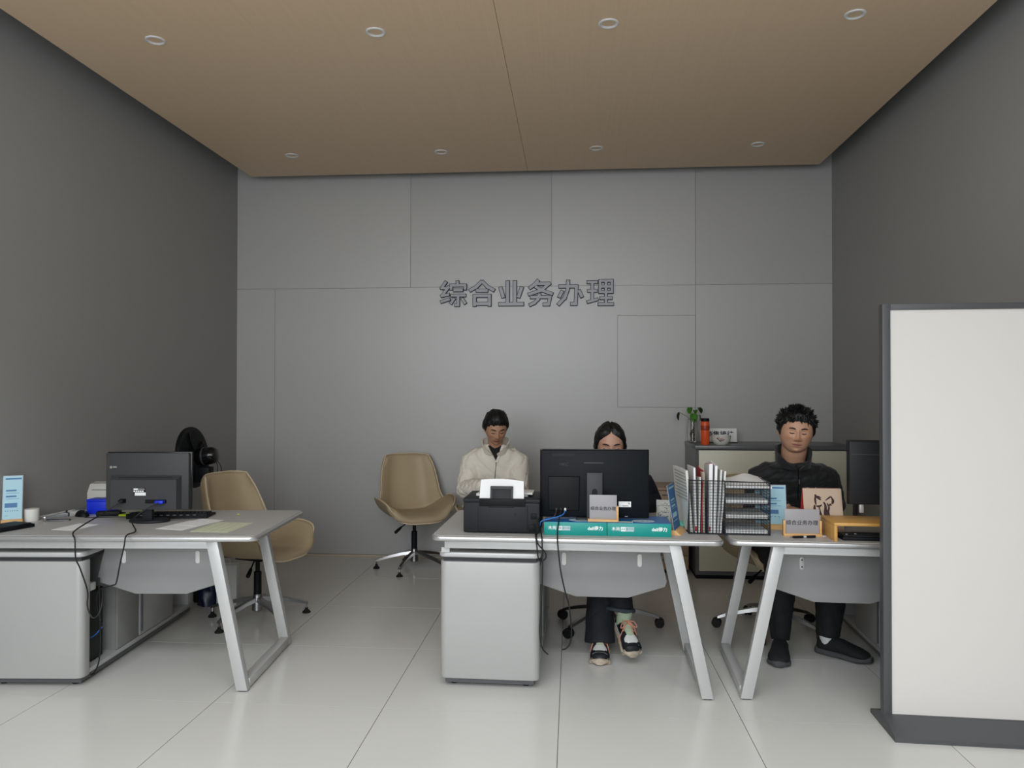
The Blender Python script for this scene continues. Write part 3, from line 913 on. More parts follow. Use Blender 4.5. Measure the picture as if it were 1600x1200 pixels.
def wire(g, a, b_, r, nrm):
    d = (b_ - a).normalized()
    s_ = d.cross(nrm) * r
    n_ = nrm * r
    A = [g.bm.verts.new(a + q) for q in (s_ + n_, -s_ + n_, -s_ - n_, s_ - n_)]
    B = [g.bm.verts.new(b_ + q) for q in (s_ + n_, -s_ + n_, -s_ - n_, s_ - n_)]
    for i in range(4):
        j = (i + 1) % 4
        g.bm.faces.new((A[i], A[j], B[j], B[i]))
    g.bm.faces.new(A[::-1])
    g.bm.faces.new(B)


def meshpart(fn):
    g = G()
    fn(g)
    return stuff(obj('mesh_panel', g, M_wire, org, smooth=0))


meshpart(lambda g: wires(g, (0, 0, 0.004), (OW1, 0, 0), (0, 0, OH - 0.006), 12, 18))
meshpart(lambda g: wires(g, (OW1, 0, 0.004), (OW2, 0, 0), (0, 0, OH - 0.012), 15, 18))
meshpart(lambda g: wires(g, (0, 0, 0.004), (0, OD, 0), (0, 0, 0.15), 14, 10))
meshpart(lambda g: wires(g, (0, 0, 0.154), (0, OD * 0.35, 0), (0, 0, OH - 0.16), 5, 7))
meshpart(lambda g: wires(g, (OW1 * 0.52, 0, 0.004), (0, OD, 0), (0, 0, 0.16), 14, 11))
meshpart(lambda g: wires(g, (OW1, 0, 0.004), (0, OD, 0), (0, 0, OH - 0.01), 14, 18))
meshpart(lambda g: wires(g, (OW1 + OW2, 0, 0.004), (0, OD, 0), (0, 0, OH - 0.012), 14, 18))
meshpart(lambda g: wires(g, (0, 0, 0.004), (OW1, 0, 0), (0, OD, 0), 12, 14))
TZ = [0.006, 0.078, 0.150, 0.222]
for z in TZ:
    tr = meshpart(lambda g: wires(g, (OW1, 0, z), (OW2, 0, 0), (0, OD, 0), 14, 14))
    tr.name = 'tray'
    obj('tray_lip', G().tube([(OW1, -0.001, z), (OW1 + OW2, -0.001, z)], 0.0026, 6), M_wire, org)
fr = G()
for pts in ([(0, 0, 0), (OW1 + OW2, 0, 0)], [(0, 0, OH), (OW1, 0, OH - 0.003)], [(OW1, 0, OH - 0.004), (OW1 + OW2, 0, OH - 0.008)], [(0, 0, 0), (0, 0, OH)], [(OW1, 0, 0), (OW1, 0, OH)], [(OW1 + OW2, 0, 0), (OW1 + OW2, 0, OH - 0.008)],
            [(OW1 * 0.52, 0, 0), (OW1 * 0.52, 0, OH)], [(0, 0, OH), (0, OD * 0.35, OH), (0, OD, 0.155), (0, OD, 0), (0, 0, 0)], [(OW1 + OW2, 0, OH - 0.008), (OW1 + OW2, OD, OH - 0.008), (OW1 + OW2, OD, 0), (OW1 + OW2, 0, 0)],
            [(OW1, 0, OH - 0.004), (OW1, OD, OH - 0.004), (OW1, OD, 0)], [(0, OD, 0), (OW1 + OW2, OD, 0)]):
    fr.tube(pts, 0.0026, 6)
obj('frame', fr, M_wire, org)

# documents standing in the organizer
def org_pt(x, y, z):
    return org.matrix_basis @ Vector((x, y, z))


docs = [(0.010, 0.30, 0.012, -9, M_paper2, 'stack of forms with ruled edges leaning out at the left end of the organizer', 0.02),
        (0.030, 0.315, 0.009, -3, M_paper, 'white document bundle with dog-eared top in the organizer, second from the left', 0),
        (0.047, 0.27, 0.007, 1, M_paper2, 'off-white folder left of the red edged folder in the organizer', 0),
        (0.060, 0.30, 0.004, 3, M_red, 'thin red folder standing among white papers in the organizer', 0),
        (0.069, 0.295, 0.009, 0, mat('grey_green_folder', '#b9b8a6', 0.7), 'grey green folder right of the thin red folder in the organizer', 0),
        (0.096, 0.335, 0.016, 2, M_paper, 'tall white folder with a red top edge, highest in the organizer', 0),
        (0.118, 0.325, 0.012, 3, M_paper, 'white folder next to the tallest one in the organizer', 0),
        (0.136, 0.305, 0.008, 5, M_paper2, 'second white folder from the right end of the upright section', 0),
        (0.149, 0.30, 0.007, 7, M_paper, 'rightmost white folder of the upright organizer section', 0)]
for i, (x, h, th, lean, m_, lab, yo) in enumerate(docs):
    dpt = 0.215

    def sh_(u, v, x=x, h=h, lean=lean, i=i):
        return Vector((v * h * math.tan(R(lean)) * 0.55 + 0.003 * math.sin(u * 3 + i) * v, 0.018 + u * dpt, v * (h - 0.012 * u * ((i % 3) - 0.5))))
    g = G().grid(sh_, 4, 8, lambda u, v: sh_(u, v) + Vector((th, 0, 0)))
    o = obj('document_folder', g, m_, None, org_pt(x + (0.004 if i == 0 else 0), 0.0 if i else 0.006, 0.0055), (0, 0, R(9 if i == 0 else -1.5)), 30)
    tag(o, lab, 'folder', 'documents standing in the wire organizer')
    if i == 0:
        for k in range(9):
            q0, q1 = sh_(0.02, 0.52 + 0.053 * k), sh_(0.9, 0.52 + 0.053 * k)
            obj('ruled_line', G().tube([q0 - Vector((0.0002, 0, 0)), q1 - Vector((0.0002, 0, 0))], 0.0022, 4), M_greyink, o)
    if i == 5:
        a, b2 = sh_(0, 1), sh_(1, 1)
        obj('red_edge', G().tube([a + Vector((th / 2, 0, 0.001)), b2 + Vector((th / 2, 0, 0.001))], 0.0032, 6, flat=0.6), M_red, o)
    if i in (1, 5):
        obj('red_tab', G().box(0.001, 0.009, -0.0012, 0.0008, 0.006, 0.03, 0.0004), M_red, o, (0, 0.0175, 0))
tl = ['bottom', 'second', 'third', 'top']
for k, z in enumerate(TZ):
    hh = [0.014, 0.016, 0.018, 0.012][k]

    def pg(u, v, k=k):
        cur = 0.0
        if k == 3:
            cur = 0.022 * math.exp(-((u - 0.62) / 0.25) ** 2) * v + 0.014 * v
        return Vector((0.008 + u * (0.196 + (0.02 if k == 3 else 0)), 0.012 + v * 0.245, cur + 0.002 * math.sin(6 * u + k) * v))
    o = obj('paper_stack', G().grid(lambda u, v: pg(u, v) + Vector((0, 0, hh)), 10, 8, pg), M_paper if k != 1 else M_paper2, None, org_pt(OW1, 0, z + 0.0012), (0, 0, R(-1.5)), 40)
    tag(o, 'white paper stack in the %s tray of the wire organizer' % tl[k], 'paper', 'paper stacks in the organizer trays')

# packet and leaflet left of the organizer
pk = thing('tissue_packet', 'crinkled white packet with dense black pattern standing right of the middle monitor', 'packet', (0.475, 4.04, DT), R(-12))


def pkf(u, v):
    return Vector((-0.036 + 0.072 * u, -0.011 * math.sin(math.pi * u) * math.sin(math.pi * min(1, v * 1.05)) - 0.001 + 0.002 * math.sin(9 * u + 5 * v), 0.001 + 0.125 * v))


obj('pouch', G().grid(pkf, 10, 12, lambda u, v: Vector((pkf(u, v).x, -pkf(u, v).y, pkf(u, v).z))), M_paper2, pk, smooth=60)
g = G()
for k in range(46):
    u, v = random.uniform(0.08, 0.9), random.uniform(0.08, 0.88)
    q = pkf(u, v)
    wv = random.uniform(0.002, 0.006)
    g.box(q.x - wv, q.x + wv, q.y - 0.0012, q.y + 0.001, q.z - 0.001, q.z + 0.0008)
stuff(obj('pattern_print', g, M_ink, pk, smooth=0))
tb = thing('plastic_wrapper', 'crumpled mint green plastic wrapper beside the right carton', 'wrapper', (0.535, 3.90, DT), R(20))
g = G()
bmesh.ops.create_icosphere(g.bm, subdivisions=2, radius=0.03)
for vv in g.bm.verts:
    k = 0.75 + 0.5 * noise.noise(vv.co * 60)
    vv.co = Vector((vv.co.x * k * 1.3, vv.co.y * k, vv.co.z * k * 0.8 + 0.021))
g._mark()
obj('crumple', g, mat('mint_plastic', '#5fae97', 0.3), tb, smooth=0)


def leaflet_stand(label, loc, rz, w_, h_, dark, base=True):
    t = thing('leaflet_stand', label, 'leaflet', loc, R(rz), 'blue leaflets in upright stands')
    Ml = Matrix.Rotation(R(-9), 4, 'X')
    if base:
        obj('wood_base', G().prism([(-0.03, 0), (0.045, 0), (0.02, 0.022), (-0.005, 0.022)], 'x', -w_ / 2 - 0.005, w_ / 2 + 0.005, 0.001), M_lwood, t)
    z0 = 0.012
    obj('acrylic_sleeve', G().box(-w_ / 2 - 0.003, w_ / 2 + 0.003, 0.0006, 0.003, z0, z0 + h_ + 0.003, M=Ml), M_acryl, t)
    lf = obj('sheet', G().box(-w_ / 2, w_ / 2, -0.0012, 0.0003, z0, z0 + h_, M=Ml), M_dblue if dark else M_lblue, t)
    pm = M_lblue if dark else M_mblue

    def band(x0, x1, a, b_, mm=pm):
        obj('print_band', G().box(-w_ / 2 + x0 * w_, -w_ / 2 + x1 * w_, -0.0018, 0, z0 + a * h_, z0 + b_ * h_, M=Ml), mm, lf)
    band(0.12, 0.95, 0.92, 0.955)
    band(0.15, 0.7, 0.66, 0.695)
    band(0.15, 0.85, 0.615, 0.622)
    band(0.15, 0.7, 0.53, 0.565)
    band(0.15, 0.85, 0.49, 0.497)
    band(0.1, 0.75, 0.30, 0.40)
    for k in range(6):
        band(0.12 + 0.12 * k, 0.19 + 0.12 * k, 0.22, 0.235)
    band(0.12, 0.3, 0.12, 0.126)
    return t


leaflet_stand('dark blue leaflet in a slanted stand left of the wire organizer', (0.517, 3.80, DT), 72, 0.15, 0.225, True)
leaflet_stand('pale blue leaflet in a wooden stand right of the wire organizer', (1.005, 3.955, DT), -3, 0.15, 0.205, False)

# ------------------------------------------------------------------ things on the right desk
card_holder('frosted text plate in a wooden holder on the right desk', (1.100, 3.765, DT), 6 - 8)
t = thing('ballpoint_pen', 'black ballpoint pen with silver clip lying before the wooden card holder', 'pen', (1.088, 3.705, DT), R(10))
obj('barrel', G().tube([(-0.055, 0, 0.006), (-0.045, 0, 0.006), (0.06, 0, 0.006)], [0.003, 0.0058, 0.0058], 10), M_black, t)
obj('grip', G().tube([(0.0, 0, 0.006), (0.014, 0, 0.006)], 0.0061, 10), M_silver, t)
obj('tip', G().tube([(-0.068, 0, 0.0058), (-0.054, 0, 0.006)], [0.0008, 0.003], 8), M_chrome, t)
obj('clip', G().box(0.03, 0.062, -0.001, 0.001, 0.0115, 0.013), M_chrome, t)

t = thing('monitor_riser', 'bamboo monitor riser shelf on the right desk', 'riser', (1.208, 3.635, DT), R(-2.5))
obj('shelf', G().box(0, 0.52, 0, 0.225, 0.072, 0.086, 0.002), M_riser, t)
obj('leg', G().box(0, 0.014, 0, 0.225, 0, 0.072, 0.001), M_riser, t)
obj('leg', G().box(0.506, 0.52, 0, 0.225, 0, 0.072, 0.001), M_riser, t)

k_ = thing('keyboard', 'black keyboard tucked under the bamboo riser', 'keyboard', (1.255, 3.66, DT), R(-2.5))
obj('case', G().box(0, 0.44, 0, 0.13, 0, 0.016, 0.003), M_black, k_)
for i in range(3):
    obj('key_row', G().box(0.01, 0.43, 0.02 + i * 0.035, 0.045 + i * 0.035, 0.0155, 0.021, 0.002), M_black2, k_)
for x in (0.03, 0.075):
    obj('label_dot', G().lathe([(0.006, 0.021), (0.006, 0.0222)], 10, Matrix.Translation((x, 0.035 + x * 0.4, 0))), M_paper, k_)

m = thing('computer_monitor', 'black monitor on the bamboo riser beside the white board', 'monitor', (1.595, 3.755, DT + 0.086), R(-2.5))
obj('stand_base', G().prism(rrect(-0.10, 0.10, -0.05, 0.08, 0.02), 'z', 0, 0.008, 0.002), M_black, m)
obj('neck', G().box(-0.03, 0.03, 0.02, 0.035, 0.006, 0.12, 0.003), M_black, m)
obj('housing', G().box(-0.262, 0.262, 0.036, 0.062, 0.062, 0.368, 0.008), M_black2, m)
obj('bezel', G().box(-0.265, 0.265, 0.058, 0.072, 0.060, 0.371, 0.003), M_black, m)
obj('screen', G().box(-0.258, 0.258, 0.0715, 0.0727, 0.072, 0.362), M_blackgl, m)
obj('back_rib', G().box(-0.25, 0.25, 0.033, 0.038, 0.300, 0.306, 0.001), M_grey3, m)
obj('cable_clip', G().box(-0.215, -0.195, 0.036, 0.052, 0.022, 0.062, 0.004), M_silver, m)

t = thing('desk_calendar', 'spiral desk calendar with brown ink drawing on the right desk', 'calendar', (1.262, 3.99, DT), R(-2))
cw, chh = 0.188, 0.208
Mc = Matrix.Translation((0, -0.06, 0)) @ Matrix.Rotation(R(-15), 4, 'X')
Mb = Matrix.Translation((0, 0.055, 0)) @ Matrix.Rotation(R(15), 4, 'X')
pgo = obj('page', G().box(-cw / 2, cw / 2, -0.0012, 0.0012, 0.001, chh, M=Mc), M_calp, t)
obj('back_board', G().box(-cw / 2, cw / 2, -0.001, 0.001, 0.001, chh, M=Mb), M_calred, t)
obj('bottom_board', G().box(-cw / 2, cw / 2, -0.06, 0.056, 0.0, 0.0012), M_calred, t)
for k in range(20):
    x = -cw / 2 + 0.008 + k * (cw - 0.016) / 19
    pts = [Mc @ Vector((x, 0.004 + 0.007 * math.cos(R(a)), chh - 0.002 + 0.007 * math.sin(R(a)))) for a in range(-60, 260, 40)]
    obj('spiral_ring', G().tube(pts, 0.0009, 4), M_calp, t)
strokes = [[(-0.036, 0.178), (-0.03, 0.168), (-0.018, 0.158), (-0.008, 0.150)], [(-0.034, 0.172), (-0.036, 0.15), (-0.034, 0.125)], [(-0.03, 0.165), (-0.02, 0.168), (-0.006, 0.16)],
           [(-0.04, 0.125), (-0.042, 0.105), (-0.036, 0.085)], [(-0.034, 0.12), (-0.018, 0.118), (-0.006, 0.126)], [(-0.02, 0.12), (-0.016, 0.09), (-0.008, 0.06), (-0.01, 0.03)],
           [(0.004, 0.14), (0.012, 0.12), (0.008, 0.09), (0.006, 0.05), (0.004, 0.03)], [(0.014, 0.148), (0.03, 0.16), (0.042, 0.166), (0.05, 0.152)], [(0.046, 0.16), (0.05, 0.145), (0.044, 0.13)],
           [(0.02, 0.135), (0.028, 0.115), (0.024, 0.09), (0.03, 0.06)], [(0.012, 0.115), (0.016, 0.08), (0.014, 0.05)], [(-0.03, 0.1), (-0.02, 0.082), (-0.014, 0.075)], [(0.03, 0.12), (0.036, 0.13), (0.04, 0.12)], [(0.024, 0.05), (0.018, 0.036)]]
wd = [0.006, 0.005, 0.003, 0.006, 0.005, 0.0045, 0.007, 0.004, 0.0065, 0.005, 0.006, 0.004, 0.004, 0.0025]
for s_, wdt in zip(strokes, wd):
    P = smooth_path([Mc @ Vector((x, -0.0014, z)) for x, z in s_], 4)
    rr_ = [wdt * (0.35 + 0.65 * math.sin(math.pi * (i + 0.6) / (len(P) + 0.2))) for i in range(len(P))]
    obj('ink_stroke', G().tube(P, rr_, 6, flat=0.1, upv=Mc.to_3x3() @ Vector((0, -1, 0))), M_brown, pgo)
tag(obj('paper_slip', G().box(-0.03, 0.03, -0.02, 0.02, 0, 0.0006), M_paper, None, (1.185, 3.775, DT), (0, 0, R(-30))), 'small white paper scrap at the foot of the right card holder', 'paper')

# ------------------------------------------------------------------ things on the left desk
m = thing('computer_monitor', 'older black monitor with blue plug seen from behind on the left desk', 'monitor', (-2.235, 3.865, DT), R(5))
el = [(0.105 * math.cos(2 * math.pi * k / 32), 0.02 + 0.075 * math.sin(2 * math.pi * k / 32)) for k in range(32)]
obj('stand_base', G().prism(el, 'z', 0, 0.014, 0.006, 2), M_black2, m)
obj('neck', G().box(-0.026, 0.026, -0.012, 0.016, 0.012, 0.085, 0.003), M_black2, m)
hs = obj('housing', G().box(-0.218, 0.218, -0.012, 0.022, 0.068, 0.366, 0.005), M_grey3, m)
obj('bezel', G().box(-0.222, 0.222, 0.016, 0.034, 0.064, 0.370, 0.003), M_blackgl, m)
obj('screen', G().box(-0.212, 0.212, 0.0335, 0.0347, 0.082, 0.360), M_blackgl, m)
Mx = Matrix.Rotation(R(90), 4, 'X')


def frust(x0, x1, z0, z1, y0, y1, ins):
    A = [(x0, y1, z0), (x1, y1, z0), (x1, y1, z1), (x0, y1, z1)]
    B = [(x0 + ins, y0, z0 + 0.002), (x1 - ins, y0, z0 + 0.002), (x1 - ins, y0, z1 - ins * 1.6), (x0 + ins, y0, z1 - ins * 1.6)]
    return G().loft([[Vector(q) for q in A], [Vector(q) for q in B]])


rc = obj('raised_cover', frust(-0.188, 0.182, 0.072, 0.250, -0.048, -0.010, 0.014), M_grey3, m, smooth=20)
obj('vent_line', G().box(-0.14, 0.14, -0.032, -0.02, 0.236, 0.2395), M_black, rc)
obj('port_bay', G().box(-0.125, -0.092, -0.0495, -0.04, 0.108, 0.130), M_blackgl, rc)
obj('port_bay', G().box(0.008, 0.118, -0.0495, -0.04, 0.106, 0.126), M_blackgl, rc)
pg_ = obj('power_plug', G().box(-0.122, -0.098, -0.074, -0.045, 0.111, 0.127, 0.003), M_black, rc)
vg = obj('blue_plug', G().box(0.068, 0.112, -0.080, -0.046, 0.107, 0.123, 0.004), M_blue, rc)
lb = obj('label_plate', G().box(-0.055, 0.008, -0.0492, -0.045, 0.155, 0.186), M_black2, rc)
for k in range(5):
    obj('label_line', G().box(-0.053 + 0.011 * k, -0.045 + 0.011 * k, -0.0497, -0.046, 0.166, 0.173), M_whiteink, lb)
obj('label_line', G().box(-0.053, -0.03, -0.0497, -0.046, 0.177, 0.184), M_whiteink, lb)
obj('label_line', G().box(-0.028, 0.004, -0.0497, -0.046, 0.178, 0.183), M_greyink, lb)
obj('sticker', G().box(-0.046, 0.010, -0.0497, -0.046, 0.147, 0.163), M_paper, rc)
obj('logo', G().box(-0.196, -0.184, -0.0128, -0.01, 0.285, 0.297).box(-0.180, -0.160, -0.0128, -0.01, 0.288, 0.296), M_greyink, m)

k_ = thing('keyboard', 'black keyboard lying behind the older monitor on the left desk', 'keyboard', (-2.205, 4.05, DT), R(8))
obj('case', G().prism([(-0.075, 0), (0.075, 0), (0.075, 0.012), (-0.075, 0.028)], 'x', -0.215, 0.215, 0.003), M_black, k_)
Mk = Matrix.Translation((0, 0, 0.0205)) @ Matrix.Rotation(R(-6.1), 4, 'X')
keym = G().box(-0.0075, 0.0075, -0.0075, 0.0075, 0, 0.007, 0.0015, 1).mesh('key', 30)
for r_ in range(5):
    for q in range(20):
        put('key', keym, M_black2, k_, Mk @ Vector((-0.195 + q * 0.0205, -0.052 + r_ * 0.0225, 0)), (R(-6.1), 0, 0))
for q in range(9):
    obj('key_legend', G().box(-0.01, 0.006, -0.0006, 0.0006, 0, 0.003), M_greyink, k_, (-0.13 + q * 0.035, -0.0757, 0.018))


def sheet(label, x, y, w_, h_, rz, m_, th=0.0008, z=DT):
    return tag(obj('paper_sheet', G().box(-w_ / 2, w_ / 2, -h_ / 2, h_ / 2, 0, th), m_, None, (x, y, z), (0, 0, R(rz))), label, 'paper', 'loose papers on the left desk')


sheet('small blank white sheet at the front left of the left desk', -2.52, 3.695, 0.12, 0.18, -8, M_paper)
sh = sheet('white printed sheet right of the older monitor', -1.985, 3.79, 0.16, 0.255, -12, M_paper)
sheet('second white sheet peeking out under the keyboard edge', -1.955, 3.875, 0.15, 0.2, -14, M_paper, z=DT + 0.0009)
for k in range(9):
    obj('print_line', G().box(-0.065, 0.05, -0.0008, 0.0008, 0.0006, 0.0011), M_greyink, sh, (0, -0.09 + k * 0.02, 0))
sh = sheet('pale green printed form at the right end of the left desk', -1.775, 3.755, 0.195, 0.275, -2, M_green)
for k in range(14):
    obj('print_line', G().box(-0.085, 0.085, -0.0007, 0.0007, 0.0006, 0.0011), M_greyink, sh, (0, -0.12 + k * 0.018, 0))
for k in range(5):
    obj('print_line', G().box(-0.0006, 0.0006, -0.12, 0.115, 0.0006, 0.0011), M_greyink, sh, (-0.085 + k * 0.0425, 0, 0))
sheet('large white sheet by the wall at the rear left of the left desk', -2.845, 4.10, 0.16, 0.26, -8, M_paper2)
t = thing('paper_scrap', 'tiny crumpled yellow scrap on the bare right part of the left desk', 'paper', (-1.86, 4.13, DT))
g = G()
bmesh.ops.create_icosphere(g.bm, subdivisions=1, radius=0.012)
for vv in g.bm.verts:
    k = 0.7 + 0.8 * noise.noise(vv.co * 150)
    vv.co = Vector((vv.co.x * k * 1.6, vv.co.y * k, abs(vv.co.z * k) * 0.9))
g._mark()
obj('crumple', g, mat('yellow_scrap', '#c6c05a', 0.7), t, smooth=0)
tag(obj('notebook', G().box(-0.055, 0.055, -0.08, 0.08, 0, 0.009, 0.001), M_lime, None, (-2.43, 4.10, DT), (0, 0, R(-20))), 'lime green notebook behind the older monitor', 'notebook')
t = thing('storage_box', 'small royal blue plastic box beside the older monitor', 'box', (-2.655, 4.13, DT), R(4))
obj('body', G().box(-0.068, 0.068, -0.045, 0.045, 0, 0.072, 0.003), M_blue, t)
obj('lid', G().box(-0.070, 0.070, -0.047, 0.047, 0.072, 0.084, 0.003), M_blue, t)
for x in (-0.03, 0.0, 0.03):
    obj('lid_slot', G().box(x - 0.009, x + 0.009, -0.02, 0.02, 0.0835, 0.0848), M_bag, t)
t = thing('card_reader', 'pale grey desktop card printer behind the blue box', 'printer', (-2.74, 4.20, DT), R(4))
Gp = mat('pale_grey_plastic', '#b7b6b0', 0.5)
obj('body', G().prism([(-0.0, 0), (0.09, 0), (0.09, 0.155), (0.03, 0.148), (0.0, 0.10)], 'x', -0.085, 0.085, 0.006), Gp, t, (0, 0.05, 0))
obj('slot', G().box(-0.06, 0.06, 0.058, 0.064, 0.11, 0.116), M_grey3, t)
t = thing('calculator', 'small silver calculator lying flat left of the blue box', 'calculator', (-2.80, 4.165, DT), R(-6))
obj('body', G().prism([(-0.05, 0), (0.05, 0), (0.05, 0.022), (-0.05, 0.010)], 'x', -0.038, 0.038, 0.002), M_silver, t)
obj('display', G().box(-0.03, 0.03, -0.02, 0.045, 0.0165, 0.0205, M=Matrix.Rotation(R(6), 4, 'X') @ Matrix.Translation((0, 0, -0.0005))), M_cabgrey, t)
t = thing('stapler', 'grey desk stapler with metal nose on the left desk', 'stapler', (-2.735, 3.86, DT), R(18))
obj('base', G().box(-0.06, 0.06, -0.016, 0.016, 0, 0.008, 0.002), M_cabgrey, t)
obj('arm', G().prism([(-0.055, 0.010), (0.055, 0.022), (0.055, 0.042), (0.03, 0.046), (-0.055, 0.024)], 'y', -0.014, 0.014, 0.003), M_cabgrey, t)
obj('nose', G().box(-0.068, -0.052, -0.012, 0.012, 0.006, 0.026, 0.002), M_chrome, t)
obj('lever', G().box(0.040, 0.048, -0.006, 0.006, 0.04, 0.056, 0.002), M_black, t)
t = thing('computer_mouse', 'black computer mouse near the wall on the left desk', 'mouse', (-2.705, 4.02, DT), R(60))
g = G()
g.ell((0, 0, 0), 0.030, 0.052, 0.034, 10)
for vv in g.bm.verts:
    if vv.co.z < 0:
        vv.co.z = 0
obj('shell', g, M_black, t, smooth=60)
obj('wheel', G().lathe([(0.007, -0.003), (0.008, 0), (0.007, 0.003)], 12, Matrix.Translation((0, -0.03, 0.025)) @ Matrix.Rotation(R(90), 4, 'Y')), M_grey3, t)
tag(obj('mouse_cable', G().tube(smooth_path([on(dL, -0.47, 0.56, DT + 0.004), on(dL, -0.40, 0.52, DT + 0.0025), on(dL, -0.25, 0.545, DT + 0.0025), on(dL, -0.12, 0.53, DT + 0.0025)]), 0.002, 6), M_cable), 'thin black mouse cable running along the left desk', 'cable')
t = thing('power_adapter', 'black power adapter block beside the lime notebook', 'adapter', (-2.565, 4.045, DT), R(20))
obj('block', G().box(-0.062, 0.062, -0.022, 0.022, 0, 0.028, 0.007, 3), M_black, t)
obj('strain_relief', G().tube([(0.06, 0, 0.014), (0.085, 0, 0.014)], [0.006, 0.003], 8), M_black, t)
leaflet_stand('pale blue leaflet at the left edge of the picture on the left desk', (-2.918, 3.765, DT), 32, 0.085, 0.235, False)
t = thing('tape_roll', 'white paper tape roll standing by the wall on the left desk', 'tape', (-2.878, 3.855, DT))
obj('roll', G().lathe([(0.022, 0.0), (0.036, 0.0), (0.037, 0.002), (0.037, 0.062), (0.036, 0.064), (0.022, 0.064)], 28), M_paper2, t)
obj('core', G().lathe([(0.0225, 0.002), (0.0225, 0.0645), (0.0215, 0.0645), (0.0215, 0.002)], 28), M_tan, t)
k_ = thing('keyboard', 'black keyboard at the left edge of the left desk', 'keyboard', (-2.80, 3.62, DT), R(74))
obj('case', G().box(-0.11, 0.08, -0.05, 0.09, 0, 0.018, 0.003), M_black, k_)
for i in range(4):
    obj('key_row', G().box(-0.10, 0.07, -0.04 + i * 0.032, -0.014 + i * 0.032, 0.0175, 0.023, 0.002), M_black2, k_)

# computer tower in the open bay of the left side cabinet
t = thing('computer_tower', 'black computer tower in the open bay of the left side cabinet', 'computer', on(dL, -0.42, 0.17, 0.0665), R(4))
obj('case', G().box(-0.18, 0.195, 0.0, 0.175, 0.004, 0.36, 0.004), M_black, t)
obj('side_cover', G().box(0.194, 0.198, 0.006, 0.169, 0.012, 0.352, 0.001), M_black2, t)
obj('foot', G().box(-0.16, 0.18, 0.015, 0.035, 0, 0.005), M_rubber, t)
obj('foot', G().box(-0.16, 0.18, 0.14, 0.16, 0, 0.005), M_rubber, t)
t = thing('power_strip', 'white power strip lying on top of the black computer tower', 'power strip', on(dL, -0.30, 0.255, 0.4268), R(4))
obj('body', G().box(-0.10, 0.075, -0.024, 0.024, 0, 0.04, 0.004), M_paper2, t)
obj('plug', G().box(0.0, 0.04, -0.02, 0.02, 0.04, 0.075, 0.006), M_black, t)

# cables
def cable(label, pts, m_=M_cable, r=0.0035, n=6):
    return tag(obj('cable', G().tube(smooth_path(pts, n), r, 7), m_, smooth=60), label, 'cable', 'loose computer cables')


pp = m_world = Matrix.Translation((-2.235, 3.865, DT)) @ Matrix.Rotation(R(5), 4, 'Z')
cable('black power cable from the older monitor drooping over the left desk front', [pp @ Vector((-0.11, -0.072, 0.119)), pp @ Vector((-0.165, -0.12, 0.07)), (-2.405, 3.60, 0.785), (-2.385, 3.48, 0.764), (-2.353, 3.445, 0.735), (-2.345, 3.440, 0.65), (-2.33, 3.45, 0.60), (-2.325, 3.50, 0.48), (-2.325, 3.50, 0.405), (-2.297, 3.50, 0.352), (-2.27, 3.51, 0.375), (-2.275, 3.54, 0.43), (-2.30, 3.58, 0.47)])
cable('black monitor cable hanging over the left desk front near the modesty panel', [pp @ Vector((0.09, -0.078, 0.115)), pp @ Vector((0.03, -0.10, 0.08)), pp @ Vector((-0.005, -0.16, 0.035)), (-2.115, 3.55, 0.762), (-2.108, 3.462, 0.757), (-2.112, 3.450, 0.71), (-2.135, 3.455, 0.62), (-2.165, 3.475, 0.53), (-2.21, 3.52, 0.505), (-2.33, 3.60, 0.46), (-2.37, 3.64, 0.40), (-2.375, 3.66, 0.33), (-2.36, 3.66, 0.29)])
cable('black cable dangling down beside the computer tower to the cabinet foot', [(-2.385, 3.68, 0.50), (-2.375, 3.668, 0.44), (-2.365, 3.66, 0.30), (-2.362, 3.66, 0.18), (-2.365, 3.655, 0.09), (-2.39, 3.655, 0.03), (-2.425, 3.66, 0.018), (-2.442, 3.665, 0.05), (-2.455, 3.68, 0.085)])
cable('blue network cable low beside the computer tower', [(-2.46, 3.685, 0.185), (-2.43, 3.675, 0.195), (-2.395, 3.67, 0.215), (-2.36, 3.67, 0.255)], M_bcable, 0.003)
cable('black printer cable looping down the front of the middle desk', [(-0.185, 3.690, 0.80), (-0.178, 3.66, 0.775), (-0.172, 3.603, 0.752), (-0.165, 3.590, 0.70), (-0.16, 3.60, 0.655), (-0.145, 3.61, 0.64), (-0.125, 3.61, 0.655), (-0.13, 3.605, 0.685), (-0.16, 3.598, 0.72), (-0.17, 3.60, 0.755), (-0.165, 3.64, 0.775), (-0.165, 3.695, 0.83)])
cable('black cable hanging along the right edge of the white cabinet front', [(-0.155, 3.69, 0.79), (-0.145, 3.61, 0.757), (-0.142, 3.592, 0.73), (-0.14, 3.60, 0.60), (-0.148, 3.625, 0.42), (-0.155, 3.64, 0.30), (-0.145, 3.65, 0.22), (-0.118, 3.70, 0.17)])
cable('black monitor cable falling past the modesty panel of the middle desk', [(-0.057, 3.742, 0.860), (-0.062, 3.70, 0.835), (-0.068, 3.665, 0.80), (-0.07, 3.605, 0.757), (-0.068, 3.592, 0.72), (-0.055, 3.60, 0.60), (-0.035, 3.62, 0.50), (-0.015, 3.64, 0.42), (-0.005, 3.66, 0.32), (-0.008, 3.68, 0.24), (-0.03, 3.69, 0.205), (-0.05, 3.70, 0.195)])
cable('blue network cable plugged into the middle monitor', [(-0.035, 3.742, 0.860), (-0.045, 3.715, 0.845), (-0.075, 3.69, 0.836), (-0.115, 3.675, 0.828), (-0.15, 3.68, 0.815), (-0.155, 3.70, 0.79)], M_bcable, 0.003)
